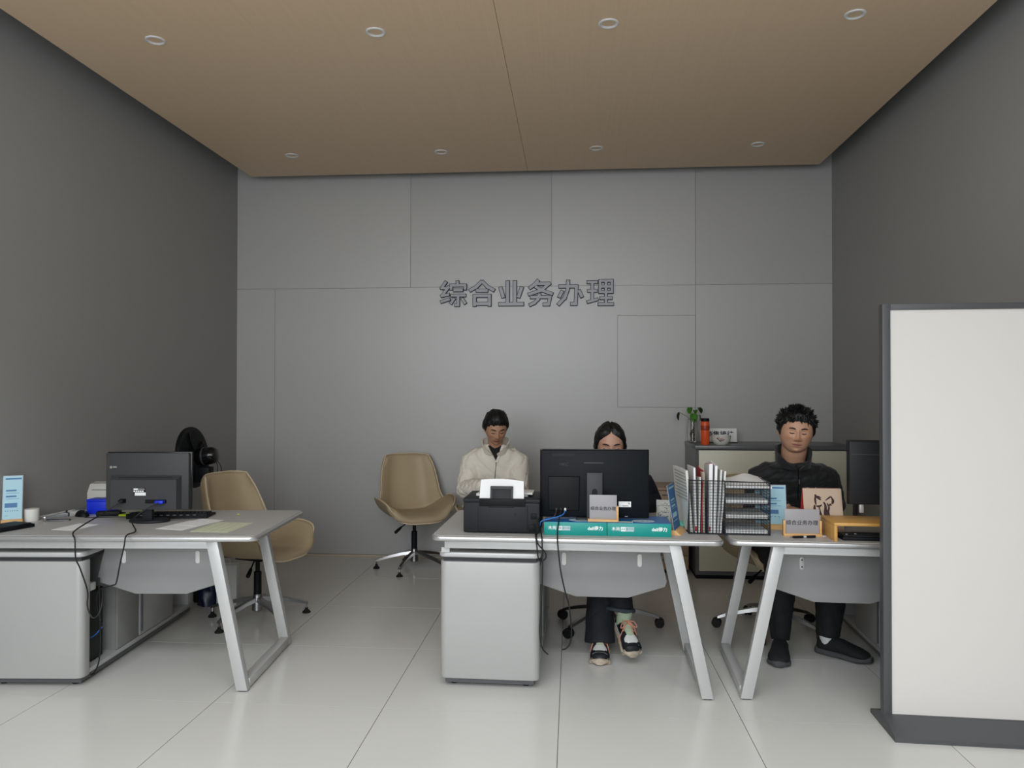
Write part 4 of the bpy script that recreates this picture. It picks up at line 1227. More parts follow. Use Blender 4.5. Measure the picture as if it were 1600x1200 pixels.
cable('thin grey cable from the middle monitor port to the carton top', [(-0.078, 3.745, 0.862), (-0.085, 3.715, 0.84), (-0.11, 3.70, 0.82), (-0.145, 3.70, 0.82)], mat('grey_cable', '#4b3b36', 0.5), 0.002)

# ------------------------------------------------------------------ pedestal fan
f = thing('pedestal_fan', 'black pedestal fan turned to the dark left wall behind the left desk', 'fan', (-2.585, 5.20, 0))
obj('base', G().lathe([(0.0, 0), (0.17, 0), (0.175, 0.012), (0.15, 0.025), (0.05, 0.04), (0.03, 0.055)], 36), M_black, f)
obj('pole', G().lathe([(0.016, 0.04), (0.016, 0.55), (0.022, 0.55), (0.022, 0.60), (0.012, 0.60), (0.012, 0.86)], 16), M_mesh, f)
obj('control_box', G().box(-0.045, 0.045, -0.04, 0.04, 0.80, 0.91, 0.01), M_black, f)
Mf = Matrix.Translation((0, 0, 0.985)) @ Matrix.Rotation(R(-6), 4, 'Y') @ Matrix.Rotation(R(-90), 4, 'Y')   # local z -> fan axis (-x)
obj('motor', G().lathe([(0.02, -0.085), (0.045, -0.08), (0.058, -0.06), (0.062, -0.03), (0.062, 0.03), (0.055, 0.06), (0.03, 0.068)], 28, Mf), M_blackgl, f)
obj('motor_band', G().lathe([(0.0625, 0.0), (0.064, 0.002), (0.064, 0.012), (0.0625, 0.014)], 28, Mf), M_grey3, f)
obj('hub', G().lathe([(0.01, 0.07), (0.03, 0.07), (0.034, 0.11), (0.02, 0.125)], 20, Mf), M_black, f)
for k in range(5):
    a0 = R(72 * k)

    def bl(u, v):
        rr_ = 0.03 + 0.15 * u
        a = a0 + (v - 0.5) * (0.55 + 0.75 * u * (1.2 - u))
        return Mf @ Vector((rr_ * math.cos(a), rr_ * math.sin(a), 0.095 + (v - 0.5) * 0.05))
    obj('blade', G().grid(bl, 6, 6, lambda u, v: bl(u, v) + Mf.to_3x3() @ Vector((0, 0, 0.002))), M_black, f, smooth=60)


def ringpts(r, z, n=48):
    return [Mf @ Vector((r * math.cos(2 * math.pi * k / n), r * math.sin(2 * math.pi * k / n), z)) for k in range(n + 1)]


obj('cage_rim', G().lathe([(0.205, 0.082), (0.214, 0.082), (0.216, 0.088), (0.216, 0.104), (0.214, 0.110), (0.205, 0.110)], 48, Mf), M_black, f)
for nm, zc, bulge in (('rear_cage', 0.096, -0.045), ('front_cage', 0.096, 0.06)):
    g = G()
    for k in range(44):
        a = 2 * math.pi * k / 44
        pts = [Mf @ Vector((q * 0.21 * math.cos(a + 0.35 * q), q * 0.21 * math.sin(a + 0.35 * q), zc + bulge * (1 - q ** 2.6))) for q in (0.28, 0.5, 0.7, 0.88, 1.0)]
        g.tube(pts, 0.0009, 4)
    for q in (0.3, 0.62):
        g.tube(ringpts(q * 0.21, zc + bulge * (1 - q ** 2.6)), 0.0018, 5)
    stuff(obj(nm, g, M_black, f, smooth=0))
obj('cord', G().tube(smooth_path([Mf @ Vector((0, -0.06, -0.05)), (0.10, -0.03, 0.93), (0.09, -0.03, 0.82), (0.05, -0.02, 0.60), (0.04, -0.03, 0.3), (0.06, -0.05, 0.03)]), 0.003, 6), M_cable, f)
obj('cord', G().tube(smooth_path([Mf @ Vector((0, -0.05, -0.07)), (0.12, -0.02, 0.92), (0.115, -0.02, 0.84), (0.045, 0, 0.84)]), 0.003, 6), M_cable, f)

# navy bag behind the left side cabinet
t = thing('plastic_bag', 'navy blue plastic bag on the floor behind the left side cabinet', 'bag', (-2.46, 4.99, 0))


def bagf(s_):
    def q(u, v):
        wob = 0.008 * math.sin(7 * u + 9 * v)
        return Vector((-0.07 + 0.14 * u + wob * 0.5, s_ * (0.05 * math.sin(math.pi * u) ** 0.6 + 0.012) * (1 - 0.45 * v) + wob, 0.001 + 0.26 * v - 0.02 * u * v))
    return q


obj('body', G().grid(bagf(-1), 12, 12, bagf(1)), M_bag, t, smooth=50)
t = thing('shopping_bag', 'white paper carrier bag beside the navy plastic bag', 'bag', (-2.33, 5.02, 0), R(10))
obj('body', G().prism([(-0.05, 0), (0.05, 0), (0.035, 0.27), (-0.045, 0.27)], 'x', -0.065, 0.065, 0.002), M_paper2, t)
obj('handle', G().tube(smooth_path([(-0.03, -0.045, 0.265), (-0.02, -0.05, 0.31), (0.02, -0.05, 0.31), (0.03, -0.045, 0.265)]), 0.002, 6), M_paper2, t)
obj('print_line', G().box(-0.05, 0.0, -0.0535, -0.045, 0.20, 0.206), M_greyink, t)

# ------------------------------------------------------------------ people
M_skin = bpy.data.materials.new('skin')
M_skin.use_nodes = True
_nt = M_skin.node_tree
_b = _nt.nodes['Principled BSDF']
_b.inputs['Roughness'].default_value = 0.5
_b.inputs['Subsurface Weight'].default_value = 0.06
_b.inputs['Subsurface Radius'].default_value = (0.01, 0.004, 0.002)
_at = _nt.nodes.new('ShaderNodeAttribute')
_at.attribute_name = 'skin_tint'
_nt.links.new(_at.outputs['Color'], _b.inputs['Base Color'])
M_hair = mat('black_hair', '#0d0c0d', 0.5, var=0.4, scale=200, bump=0.5, bscale=240)
M_brow = mat('brow_hair', '#1c1413', 0.7)
M_lash = mat('lash_dark', '#1b1110', 0.6)
M_mouth = mat('mouth_line', '#5c2a24', 0.6)
M_jkb = mat('black_jacket_cloth', '#17181a', 0.75, var=0.15, scale=25, bump=0.3, bscale=60, sheen=0.15)
M_jkc = mat('cream_jacket_cloth', '#e2dccf', 0.7, var=0.03, scale=15, bump=0.3, bscale=40)
M_navy = mat('navy_sweater', '#10141d', 0.8, var=0.15, scale=25, bump=0.3, bscale=120)
M_trb = mat('black_trousers', '#121317', 0.8, var=0.15, scale=30, bump=0.25, bscale=70)
M_jean = mat('dark_denim', '#16191f', 0.8, var=0.25, scale=60, bump=0.3, bscale=160)
M_jean2 = mat('denim_inside', '#3a4347', 0.8, var=0.2, scale=80)
M_shoeb = mat('black_knit_shoe', '#151618', 0.8, bump=0.3, scale=200)
M_soleg = mat('grey_sole', '#47474a', 0.7)
M_solew = mat('cream_sole', '#b9ab98', 0.6)
M_shoew = mat('white_leather_shoe', '#c9c9c6', 0.5)
M_lace = mat('salmon_lace', '#cf8a74', 0.7)
M_sock = mat('white_sock', '#c9c9c9', 0.8)
M_sockg = mat('mint_sock', '#a7b79b', 0.8)
M_tee = mat('black_tee', '#0f0f11', 0.8)
M_zip = mat('zip_grey', '#6e6a62', 0.4, 0.5)


def sm(x, a, b_):
    t = np.clip((x - a) / (b_ - a), 0, 1)
    return t * t * (3 - 2 * t)


def remesh(g, voxel, smooth_it=4, name='body'):
    me = g.mesh(name, 0)
    o = bpy.data.objects.new('tmp', me)
    COL.objects.link(o)
    md = o.modifiers.new('r', 'REMESH')
    md.mode, md.voxel_size = 'VOXEL', voxel
    if smooth_it:
        s_ = o.modifiers.new('s', 'SMOOTH')
        s_.factor, s_.iterations = 0.5, smooth_it
    dg = bpy.context.evaluated_depsgraph_get()
    res = bpy.data.meshes.new_from_object(o.evaluated_get(dg))
    bpy.data.objects.remove(o)
    bpy.data.meshes.remove(me)
    res.name = name
    res.polygons.foreach_set('use_smooth', [True] * len(res.polygons))
    return res


def get_co(me):
    a = np.empty(len(me.vertices) * 3, np.float32)
    me.vertices.foreach_get('co', a)
    return a.reshape(-1, 3).astype(float)


def get_no(me):
    a = np.empty(len(me.vertices) * 3, np.float32)
    me.vertices.foreach_get('normal', a)
    return a.reshape(-1, 3).astype(float)


def set_co(me, co):
    me.vertices.foreach_set('co', co.astype(np.float32).ravel())
    me.update()


def folds(me, amp, seed, freq=46.0, zmask=None):
    """soft cloth creases along the normal"""
    co, no = get_co(me), get_no(me)
    rng = np.random.RandomState(seed)
    d = np.zeros(len(co))
    for k in range(7):
        v = rng.normal(size=3)
        v /= np.linalg.norm(v)
        q = rng.normal(size=3)
        ph = co @ v * freq * (0.6 + 0.9 * rng.rand()) + 1.6 * np.sin(co @ q * 9 + k) + rng.rand() * 6
        msk = 0.5 + 0.5 * np.sin(co @ rng.normal(size=3) * 8 + rng.rand() * 6)
        d += (1 - np.abs(np.sin(ph))) ** 3 * msk
    d = -d / 7 * amp * 2.2
    set_co(me, co + no * d[:, None])


HEAD_FEAT = [(0.030, 0.021, 0.0035, 0.022, 0.007, 1), (0.031, -0.002, -0.0075, 0.016, 0.010, 1), (0.031, -0.004, 0.0055, 0.011, 0.0065, 1),
             (0, -0.008, 0.009, 0.008, 0.022, 0), (0, -0.034, 0.019, 0.0105, 0.013, 0), (0.0135, -0.040, 0.0095, 0.0065, 0.007, 1),
             (0, -0.0635, 0.0055, 0.020, 0.0055, 0), (0, -0.0765, 0.006, 0.017, 0.006, 0), (0, -0.070, -0.0045, 0.022, 0.0028, 0), (0.045, -0.026, 0.005, 0.02, 0.02, 1), (0, -0.106, 0.010, 0.022, 0.015, 0), (0, -0.0895, -0.003, 0.016, 0.006, 0)]


def head_r(d, wide=1.0, jaw=1.0):
    """point of the head surface for unit directions d (n,3); face looks to -y"""
    a, c_t, c_b = 0.0765 * wide, 0.108, 0.124
    b_f, b_b = 0.092, 0.100
    b_ = np.where(d[:, 1] < 0, b_f, b_b)
    c_ = np.where(d[:, 2] > 0, c_t, c_b)
    p = 2.25
    r = (np.abs(d[:, 0] / a) ** p + np.abs(d[:, 1] / b_) ** p + np.abs(d[:, 2] / c_) ** p) ** (-1 / p)
    P = d * r[:, None]
    low = sm(-P[:, 2], 0.02, 0.12)
    P[:, 0] *= 1 - 0.30 * low * (2 - jaw)
    back = (P[:, 1] > 0)
    P[:, 1] = np.where(back, P[:, 1] * (1 - 0.55 * low), P[:, 1] * (1 - 0.04 * low))
    return P


def face_disp(P):
    dy = np.zeros(len(P))
    fr = sm(-P[:, 1], 0.02, 0.055)
    for x0, z0, A, sx, sz, two in HEAD_FEAT:
        for sg in ((1, -1) if two else (1,)):
            dy += 1.35 * A * np.exp(-((P[:, 0] - sg * x0) / sx) ** 2 - ((P[:, 2] - z0) / sz) ** 2)
    Q = P.copy()
    Q[:, 1] -= dy * fr
    return Q


def sphere_dirs(nu, nv):
    V = []
    for i in range(nv + 1):
        th = math.pi * i / nv
        th = min(max(th, 0.02), math.pi - 0.02)
        for k in range(nu):
            ph = 2 * math.pi * k / nu
            V.append((math.sin(th) * math.sin(ph), -math.sin(th) * math.cos(ph), math.cos(th)))
    return np.array(V)


def add_rings(g, P, nu, M):
    rings = [[M @ Vector(p) for p in P[i * nu:(i + 1) * nu]] for i in range(len(P) // nu)]
    g.loft(rings)


def add_head(g, M, wide=1.0, jaw=1.0):
    nu, nv = 72, 64
    P = face_disp(head_r(sphere_dirs(nu, nv), wide, jaw))
    add_rings(g, P, nu, M)
    for sx in (-1, 1):   # ears
        E = Matrix.Translation((sx * 0.076 * wide, 0.008, -0.004)) @ Matrix.Rotation(R(sx * 24), 4, 'Z') @ Matrix.Rotation(R(-8), 4, 'X')
        g.ell((0, 0, 0), 0.009, 0.019, 0.031, 8, M @ E)


def make_hair(M, thick_fn, wide=1.0, jaw=1.0, seed=1, spikes=None, extra=None):
    nu, nv = 80, 56
    d = sphere_dirs(nu, nv)
    P = head_r(d, wide, jaw)
    az = np.degrees(np.arctan2(np.abs(P[:, 0]), -P[:, 1]))     # 0 front .. 180 back
    t = thick_fn(az, P[:, 2], P[:, 0])
    rng = np.random.RandomState(seed)
    for k in range(5):
        v = rng.normal(size=3) * 60
        t = t + np.where(t > 0.004, 0.0014 * np.sin(P @ v + k), 0)
    g = G()
    add_rings(g, P + d * t[:, None], nu, M)
    if spikes:
        n, L, region = spikes
        c_ = 0
        while c_ < n:
            i = rng.randint(len(P))
            if t[i] < 0.005 or not region(az[i], P[i]):
                continue
            c_ += 1
            p = P[i] + d[i] * (t[i] - 0.004)
            dr = d[i] + rng.normal(size=3) * 0.28 + np.array([0.1, -0.35, 0.35])
            if az[i] < 62 and P[i][2] < 0.082:
                dr = d[i] * 0.6 + rng.normal(size=3) * 0.25 + np.array([0, -0.1, -0.9])
            dr /= np.linalg.norm(dr)
            ln = L * (0.5 + rng.rand())
            q = p + dr * ln + np.array([0, 0, -0.15 * ln])
            g.tube([M @ Vector(p), M @ Vector((p + q) / 2 + d[i] * 0.002), M @ Vector(q)], [0.0046, 0.0036, 0.0005], 5)
    if extra:
        extra(g, M)
    return g


def add_hand(g, wrist, fwd, upn, side, curl=35):
    """palm and five separate bent fingers; side=+1: thumb on +(fwd x up) side"""
    W_ = Vector(wrist)
    f_ = Vector(fwd).normalized()
    u_ = (Vector(upn) - f_ * Vector(upn).dot(f_)).normalized()
    s_ = f_.cross(u_) * side
    g.tube([W_ - f_ * 0.03, W_, W_ + f_ * 0.03, W_ + f_ * 0.075, W_ + f_ * 0.09], [0.024, 0.025, 0.036, 0.039, 0.034], 12, flat=0.42, upv=u_, round_=True)
    for k, (off, ln) in enumerate(((0.028, 0.072), (0.010, 0.080), (-0.009, 0.074), (-0.027, 0.058))):
        p = W_ + f_ * 0.084 + s_ * off
        pts = [p]
        ang = 8
        for q, (l_, a_) in enumerate(((0.45, 0.4), (0.32, 0.9), (0.23, 0.9))):
            ang += curl * a_
            dirv = f_ * math.cos(R(ang)) - u_ * math.sin(R(ang)) + s_ * off * 1.5
            p = p + dirv.normalized() * ln * l_
            pts.append(p)
        g.tube([W_ + f_ * 0.06 + s_ * off * 0.9] + pts, [0.010, 0.0092, 0.0088, 0.0082, 0.007], 8, round_=True)
    b0 = W_ + f_ * 0.025 + s_ * 0.024
    g.tube([b0, b0 + f_ * 0.022 + s_ * 0.026 - u_ * 0.006, b0 + f_ * 0.048 + s_ * 0.036 - u_ * 0.012, b0 + f_ * 0.068 + s_ * 0.034 - u_ * 0.018], [0.0125, 0.0115, 0.010, 0.0085], 8, round_=True)


def torso_rings(g, rows, n=28, k=1.0, p=2.4):
    rings = []
    for cx_, cy_, cz_, rx, ry in rows:
        ring = []
        for i in range(n):
            a = 2 * math.pi * i / n
            ca, sa = math.cos(a), math.sin(a)
            ring.append(Vector((cx_ + k * rx * math.copysign(abs(ca) ** (2 / p), ca), cy_ + k * ry * math.copysign(abs(sa) ** (2 / p), sa), cz_)))
        rings.append(ring)
    g.loft(rings)


def surf_y(bvh, x, z, y0=0.0, dirv=(0, 1, 0)):
    h = bvh.ray_cast(Vector((x, y0, z)), Vector(dirv))
    return h[0]


def face_curves(bvh, M, pts, off=0.0008):
    """points (x,z) of the face plane dropped onto the face"""
    out = []
    dirv = (M.to_3x3() @ Vector((0, 1, 0))).normalized()
    for x, z in pts:
        o_ = M @ Vector((x, -0.3, z))
        h = bvh.ray_cast(o_, dirv)
        if h[0] is not None:
            out.append(h[0] - dirv * off)
    return out


def add_face(body, M, bvh, eyes='closed', tilt=0.0, mouth=True, smile=0.0):
    f_n = (M.to_3x3() @ Vector((0, -1, 0))).normalized()
    for sx in (-1, 1):
        pts = face_curves(bvh, M, [(sx * (0.014 + 0.0335 * q), 0.0175 + 0.006 * math.sin(q * 2.4) - 0.002 * q) for q in np.linspace(0, 1, 8)], 0.0010)
        n = len(pts)
        if n > 2:
            obj('eyebrow', G().tube(pts, [0.0022 + 0.0018 * math.sin(math.pi * (i + 0.8) / (n + 0.6)) for i in range(n)], 6, flat=0.5, upv=f_n), M_brow, body)
        pts = face_curves(bvh, M, [(sx * (0.0185 + 0.0255 * q), -0.0050 - 0.0032 * math.sin(math.pi * q) + 0.001 * q) for q in np.linspace(0, 1, 8)], 0.0010)
        if len(pts) > 2:
            n = len(pts)
            obj('eyelashes', G().tube(pts, [0.0014 + 0.0016 * math.sin(math.pi * (i + 0.5) / n) for i in range(n)], 5, upv=f_n), M_lash, body)
    if mouth:
        pts = face_curves(bvh, M, [(q * 0.027, -0.070 + smile * 0.004 * q * q) for q in np.linspace(-1, 1, 11)], 0.0008)
        if len(pts) > 2:
            n = len(pts)
            obj('mouth', G().tube(pts, [0.0008 + 0.0013 * math.sin(math.pi * (i + 0.5) / n) for i in range(n)], 5, upv=f_n), M_mouth, body)
        for sx in (-1, 1):
            pts = face_curves(bvh, M, [(sx * 0.0065, -0.0470), (sx * 0.0100, -0.0465)], 0.0001)
            if len(pts) > 1:
                obj('nostril', G().tube(pts, 0.0018, 6, round_=True), M_mouth, body)


def tint(me, M, base, lips, cheek):
    co = get_co(me)
    Mi = np.array(M.inverted())
    L = co @ Mi[:3, :3].T + Mi[:3, 3]
    base, lips, cheek = (np.array(lin(c_)[:3]) for c_ in (base, lips, cheek))
    front = sm(-L[:, 1], 0.05, 0.075)
    lp = np.exp(-(L[:, 0] / 0.021) ** 4 - ((L[:, 2] + 0.0705) / 0.0105) ** 4) * front
    ck = 0.45 * (np.exp(-((np.abs(L[:, 0]) - 0.042) / 0.022) ** 2 - ((L[:, 2] + 0.030) / 0.024) ** 2) + np.exp(-(L[:, 0] / 0.014) ** 2 - ((L[:, 2] + 0.036) / 0.016) ** 2)) * front
    C = base * (1 - ck[:, None]) + cheek * ck[:, None]
    C = C * (1 - lp[:, None]) + lips * lp[:, None]
    at = me.color_attributes.new('skin_tint', 'FLOAT_COLOR', 'POINT')
    at.data.foreach_set('color', np.concatenate([C, np.ones((len(C), 1))], 1).astype(np.float32).ravel())


def shoe(parent, heel, yaw_, m_up, m_sole, L=0.285, pitch=0.0, roll_=0.0, trainer=False, sock=None, wk=1.1):
    """shoe pointing to -y before yaw; heel = floor point under the heel"""
    M = Matrix.Translation(heel) @ Matrix.Rotation(R(yaw_), 4, 'Z') @ Matrix.Rotation(R(pitch), 4, 'X') @ Matrix.Rotation(R(roll_), 4, 'Y')
    ys = [0.035, 0.02, -0.03, -0.10, -0.16, -0.195, -L + 0.072, -L + 0.054, -L + 0.043]
    hw = [wk * q for q in (0.018, 0.032, 0.036, 0.037, 0.046, 0.047, 0.042, 0.032, 0.016)]
    tops = [0.075, 0.098, 0.108, 0.100, 0.080, 0.070, 0.063, 0.056, 0.046]

    def ring(y, w_, z0, z1, n=16):
        out = []
        for k in range(n):
            a = 2 * math.pi * k / n
            x = w_ * math.copysign(abs(math.cos(a)) ** 0.75, math.cos(a))
            z = (z0 + z1) / 2 + (z1 - z0) / 2 * math.copysign(abs(math.sin(a)) ** 0.6, math.sin(a))
            if z > (z0 + z1) / 2:
                x *= 1 - 0.28 * (z - (z0 + z1) / 2) / ((z1 - z0) / 2)
            out.append(M @ Vector((x, y, z)))
        return out
    g = G().loft([ring(y, w_, 0.02, t_) for y, w_, t_ in zip(ys, hw, tops)])
    up_ = obj('shoe', g, [m_up, M_shoew], parent, smooth=60)
    sring = [ring(y, w_ + 0.005, 0.0 if y > -0.2 else 0.004 + 0.012 * max(0, (-y - 0.2) / 0.08), 0.040 if y < 0 else 0.042) for y, w_ in zip([0.045, 0.03] + ys[2:-1] + [-L + 0.032], hw)]
    obj('sole', G().loft(sring), m_sole, up_, smooth=60)
    if trainer:
        obj('toe_vamp', G().loft([ring(y, w_, 0.03, t_) for y, w_, t_ in ((-0.138, wk * 0.036, 0.090), (-0.155, wk * 0.041, 0.0845), (-0.172, wk * 0.041, 0.079), (-0.184, wk * 0.036, 0.075))]), M_shoew, up_, smooth=60)
        obj('side_panel', G().loft([ring(y, w_, 0.03, t_) for y, w_, t_ in ((0.0, wk * 0.0375, 0.075), (-0.05, wk * 0.0385, 0.07), (-0.09, wk * 0.0385, 0.066))]), M_shoew, up_, smooth=60)
        obj('tongue', G().loft([ring(y, w_, z0, z1) for y, w_, z0, z1 in ((-0.050, 0.024, 0.10, 0.13), (-0.09, 0.025, 0.085, 0.112), (-0.145, 0.024, 0.06, 0.088))]), M_sockg, up_, smooth=60)
        for k in range(5):
            y = -0.066 - 0.018 * k
            z = 0.1215 - 0.0093 * k
            obj('lace', G().tube([M @ Vector((-0.030, y - 0.004, z - 0.020)), M @ Vector((-0.012, y, z)), M @ Vector((0.012, y - 0.006, z)), M @ Vector((0.030, y - 0.012, z - 0.020))], 0.0032, 6), M_lace, up_)
        for sx in (-1, 1):
            obj('lace', G().tube(smooth_path([M @ Vector((0, -0.075, 0.122)), M @ Vector((sx * 0.03, -0.085, 0.128)), M @ Vector((sx * 0.045, -0.105, 0.105)), M @ Vector((sx * 0.022, -0.098, 0.112)), M @ Vector((0, -0.078, 0.122))], 4), 0.0028, 6), M_lace, up_)
            obj('lace', G().tube(smooth_path([M @ Vector((0, -0.077, 0.124)), M @ Vector((sx * 0.022, -0.10, 0.115)), M @ Vector((sx * 0.046, -0.115, 0.06)), M @ Vector((sx * 0.05, -0.12, 0.02))], 4), 0.0026, 6), M_lace, up_)
    else:
        obj('heel_tab', G().tube([M @ Vector((0, 0.028, 0.085)), M @ Vector((0, 0.042, 0.125))], [0.014, 0.009], 8, flat=0.4), m_up, up_)
    if sock:
        obj('sock', G().tube([M @ Vector((0, -0.022, 0.06)), M @ Vector((0, -0.016, 0.10)), M @ Vector((0, -0.012, 0.15))], [0.040, 0.042, 0.043], 16), sock, parent, smooth=60)
    return up_


def band_collar(g, C, rx, ry, z0, z1, a0, a1, flare, th, lean=0.0, n=40):
    """stand-up collar: strip round the neck from angle a0 to a1 (0 = back), open in front"""
    def f_(u, v, ex):
        a = R(a0 + (a1 - a0) * u)
        k = 1 + flare * v
        fr_ = max(0.0, (abs(a) - R(80)) / R(92))
        fall = 1 - 0.86 * fr_ ** 1.3
        return Vector((C[0] + (rx * k + ex) * math.sin(a), C[1] + (ry * k + ex) * math.cos(a) + lean * v, z0 + (z1 - z0) * v * fall - 0.05 * (1 - math.cos(a)) * 0.5))
    g.grid(lambda u, v: f_(u, v, 0), n, 6, lambda u, v: f_(u, v, th))


def v_patch(bvh, tri, m_, parent, name, off=0.003, n=14):
    """flat panel laid on the chest: triangle (xl, xr, ztop, xm, zbot)"""
    xl, xr, zt, xm, zb = tri
    g = G()

    def p(u, v, o_):
        z = zt + (zb - zt) * v
        a = xl + (xm - xl) * v
        b_ = xr + (xm - xr) * v
        x = a + (b_ - a) * u
        h = surf_y(bvh, x, z, 3.9)
        y = h.y if h is not None else 4.4
        return Vector((x, y - o_, z))
    g.grid(lambda u, v: p(u, v, off), n, n, lambda u, v: p(u, v, -0.004))
    return obj(name, g, m_, parent, smooth=60)


def person(label, spec):
    S_ = spec
    HM = Matrix.Translation(S_['head']) @ Euler((R(S_['pitch']), R(S_['roll']), R(S_['yaw'])), 'XYZ').to_matrix().to_4x4()
    wide, jaw = S_.get('wide', 1.0), S_.get('jaw', 1.0)
    # --- body, one continuous skin
    g = G()
    add_head(g, HM, wide, jaw)
    nb, hd = Vector(S_['neck']), Vector(S_['head'])
    nr = S_.get('neck_r', 0.056)
    up_in = HM @ Vector((0, 0.018, -0.055))
    g.tube([nb + Vector((0, 0.045, -0.06)), nb + Vector((0, 0.012, -0.005)), (nb + up_in) / 2, up_in], [nr * 0.85, nr * 0.97, nr, nr * 0.98], 20, round_=True)
    torso_rings(g, [(q[0], q[1], q[2] - (0.02 if q[2] > 0.9 else 0), q[3], q[4]) for q in S_['torso']], k=0.80)
    for sd in (0, 1):
        sh_, el_, wr_ = (Vector(q) for q in S_['arms'][sd])
        s0 = sh_ + (el_ - sh_) * 0.12 + (Vector((S_['torso'][3][0], sh_.y, sh_.z)) - sh_) * 0.15
        g.tube([s0, (sh_ + el_) / 2, el_, (el_ + wr_) / 2, wr_], [0.044, 0.042, 0.038, 0.034, 0.027], 14, round_=True)
        hf, hu = S_['hands'][sd]
        add_hand(g, wr_, hf, hu, -1 if sd == 0 else 1)
        hp, kn, an = (Vector(q) for q in S_['legs'][sd])
        g.tube([hp, (hp + kn) / 2, kn, (kn * 0.6 + an * 0.4), an], [0.075, 0.070, 0.054, 0.052, 0.034], 16, round_=True)
    me = remesh(g, 0.0038, 1, 'person')
    tint(me, HM, *S_['skin'])
    body = put('person', me, M_skin)
    tag(body, label, 'person')
    bvh = BVHTree.FromPolygons([v.co for v in me.vertices], [p.vertices for p in me.polygons])
    add_face(body, HM, bvh, mouth=S_.get('mouth', True), smile=S_.get('smile', 0))
    obj('hair', make_hair(HM, S_['hair'], wide, jaw, S_.get('seed', 1), S_.get('spikes'), S_.get('hair_extra')), M_hair, body, smooth=70)
    # --- jacket
    g = G()
    torso_rings(g, S_['torso'], k=1.0)
    ar = S_.get('sleeve', (0.074, 0.068, 0.064, 0.058, 0.046))
    for sd in (0, 1):
        sh_, el_, wr_ = (Vector(q) for q in S_['arms'][sd])
        inn = Vector((S_['torso'][-2][0], S_['torso'][-2][1], sh_.z - 0.01))
        g.tube([inn, sh_ * 0.85 + inn * 0.15, sh_ + (el_ - sh_) * 0.08, (sh_ + el_) / 2, el_, (el_ + wr_) / 2, wr_ - (wr_ - el_).normalized() * 0.02], [0.07, ar[0], ar[0], ar[1], ar[2], ar[3], ar[4]], 18, round_=True)
    me = remesh(g, 0.0075, 5, 'jacket')
    folds(me, S_.get('fold', 0.014), S_.get('seed', 1) + 3)
    jk = put('jacket', me, S_['jacket'], body)
    jb = BVHTree.FromPolygons([v.co for v in me.vertices], [p.vertices for p in me.polygons])
    # --- trousers
    g = G()
    pv = (Vector(S_['legs'][0][0]) + Vector(S_['legs'][1][0])) / 2
    g.ell(pv + Vector((0, 0.03, 0.03)), 0.185, 0.16, 0.12, 12)
    tr = S_.get('trouser', (0.098, 0.092, 0.080, 0.074, 0.066))
    for sd in (0, 1):
        hp, kn, an = (Vector(q) for q in S_['legs'][sd])
        hem = an + (kn - an).normalized() * S_.get('hem', (0.035, 0.035))[sd]
        tt = S_['trouser2'] if sd == 1 and 'trouser2' in S_ else tr
        g.tube([hp, (hp + kn) / 2, kn, kn * 0.5 + hem * 0.5, hem], list(tt), 18)
    me = remesh(g, 0.0075, 4, 'trousers')
    folds(me, S_.get('tfold', 0.008), S_.get('seed', 1) + 9, 28)
    put('trousers', me, S_['trousers'], body)
    return body, HM, bvh, jk, jb


def hair_short(front, side, back, th):
    def f_(az, z, x):
        line = np.interp(az, [0, 35, 55, 72, 92, 112, 135, 180], [front, front - 0.004, front - 0.022, side, side + 0.004, back + 0.035, back, back])
        top = th * (0.75 + 0.25 * sm(z, 0.02, 0.1))
        line = line + 0.004 * np.sin(az * 0.35 + 9 * x * 10) + 0.003 * np.sin(az * 0.9 + 2)
        return -0.010 + (top + 0.010) * np.clip((z - line + 0.008) / 0.034, 0, 1) ** 0.7
    return f_


SKIN_R = ('#c0947a', '#aa7361', '#b9805f')
SKIN_1 = ('#b2866b', '#9a6352', '#a97159')
SKIN_W = ('#bd917a', '#a8645a', '#b77a66')

# man in the black jacket at the right desk
tR = [(1.255, 4.70, 0.47, 0.185, 0.150), (1.26, 4.68, 0.58, 0.185, 0.145), (1.265, 4.62, 0.72, 0.190, 0.140), (1.27, 4.56, 0.86, 0.200, 0.130), (1.265, 4.51, 0.965, 0.200, 0.115), (1.258, 4.475, 1.025, 0.168, 0.112), (1.25, 4.455, 1.042, 0.112, 0.090), (1.248, 4.46, 1.050, 0.088, 0.074)]
pr_, HM, bv, jk, jb = person('man with short black hair in a black zip jacket at the right desk', dict(
    head=(1.243, 4.355, 1.226), pitch=4, roll=4, yaw=-9, wide=1.15, jaw=1.75, neck=(1.250, 4.44, 1.06), neck_r=0.069,
    torso=tR, arms=[((1.080, 4.49, 0.972), (1.040, 4.52, 0.790), (1.17, 4.29, 0.806)), ((1.448, 4.49, 0.966), (1.505, 4.52, 0.790), (1.38, 4.29, 0.806))],
    hands=[((0.35, -0.9, -0.05), (0, 0, 1)), ((-0.35, -0.9, -0.05), (0, 0, 1))],
    legs=[((1.16, 4.66, 0.50), (1.135, 4.30, 0.53), (1.135, 4.285, 0.10)), ((1.36, 4.66, 0.50), (1.43, 4.33, 0.53), (1.405, 4.335, 0.10))],
    skin=SKIN_R, hair=hair_short(0.058, -0.022, -0.055, 0.022), seed=4, spikes=(620, 0.024, lambda az, p: p[2] > 0.025), smile=1.0,
    jacket=M_jkb, trousers=M_trb, hem=(-0.012, 0.0), tfold=0.012, trouser=(0.100, 0.096, 0.088, 0.080, 0.050), trouser2=(0.100, 0.096, 0.092, 0.084, 0.064)))
g = G()
band_collar(g, (1.248, 4.432, 0), 0.086, 0.088, 1.055, 1.146, -175, 175, 0.05, 0.009, -0.004)
obj('collar', g, M_jkb, jk, smooth=60)
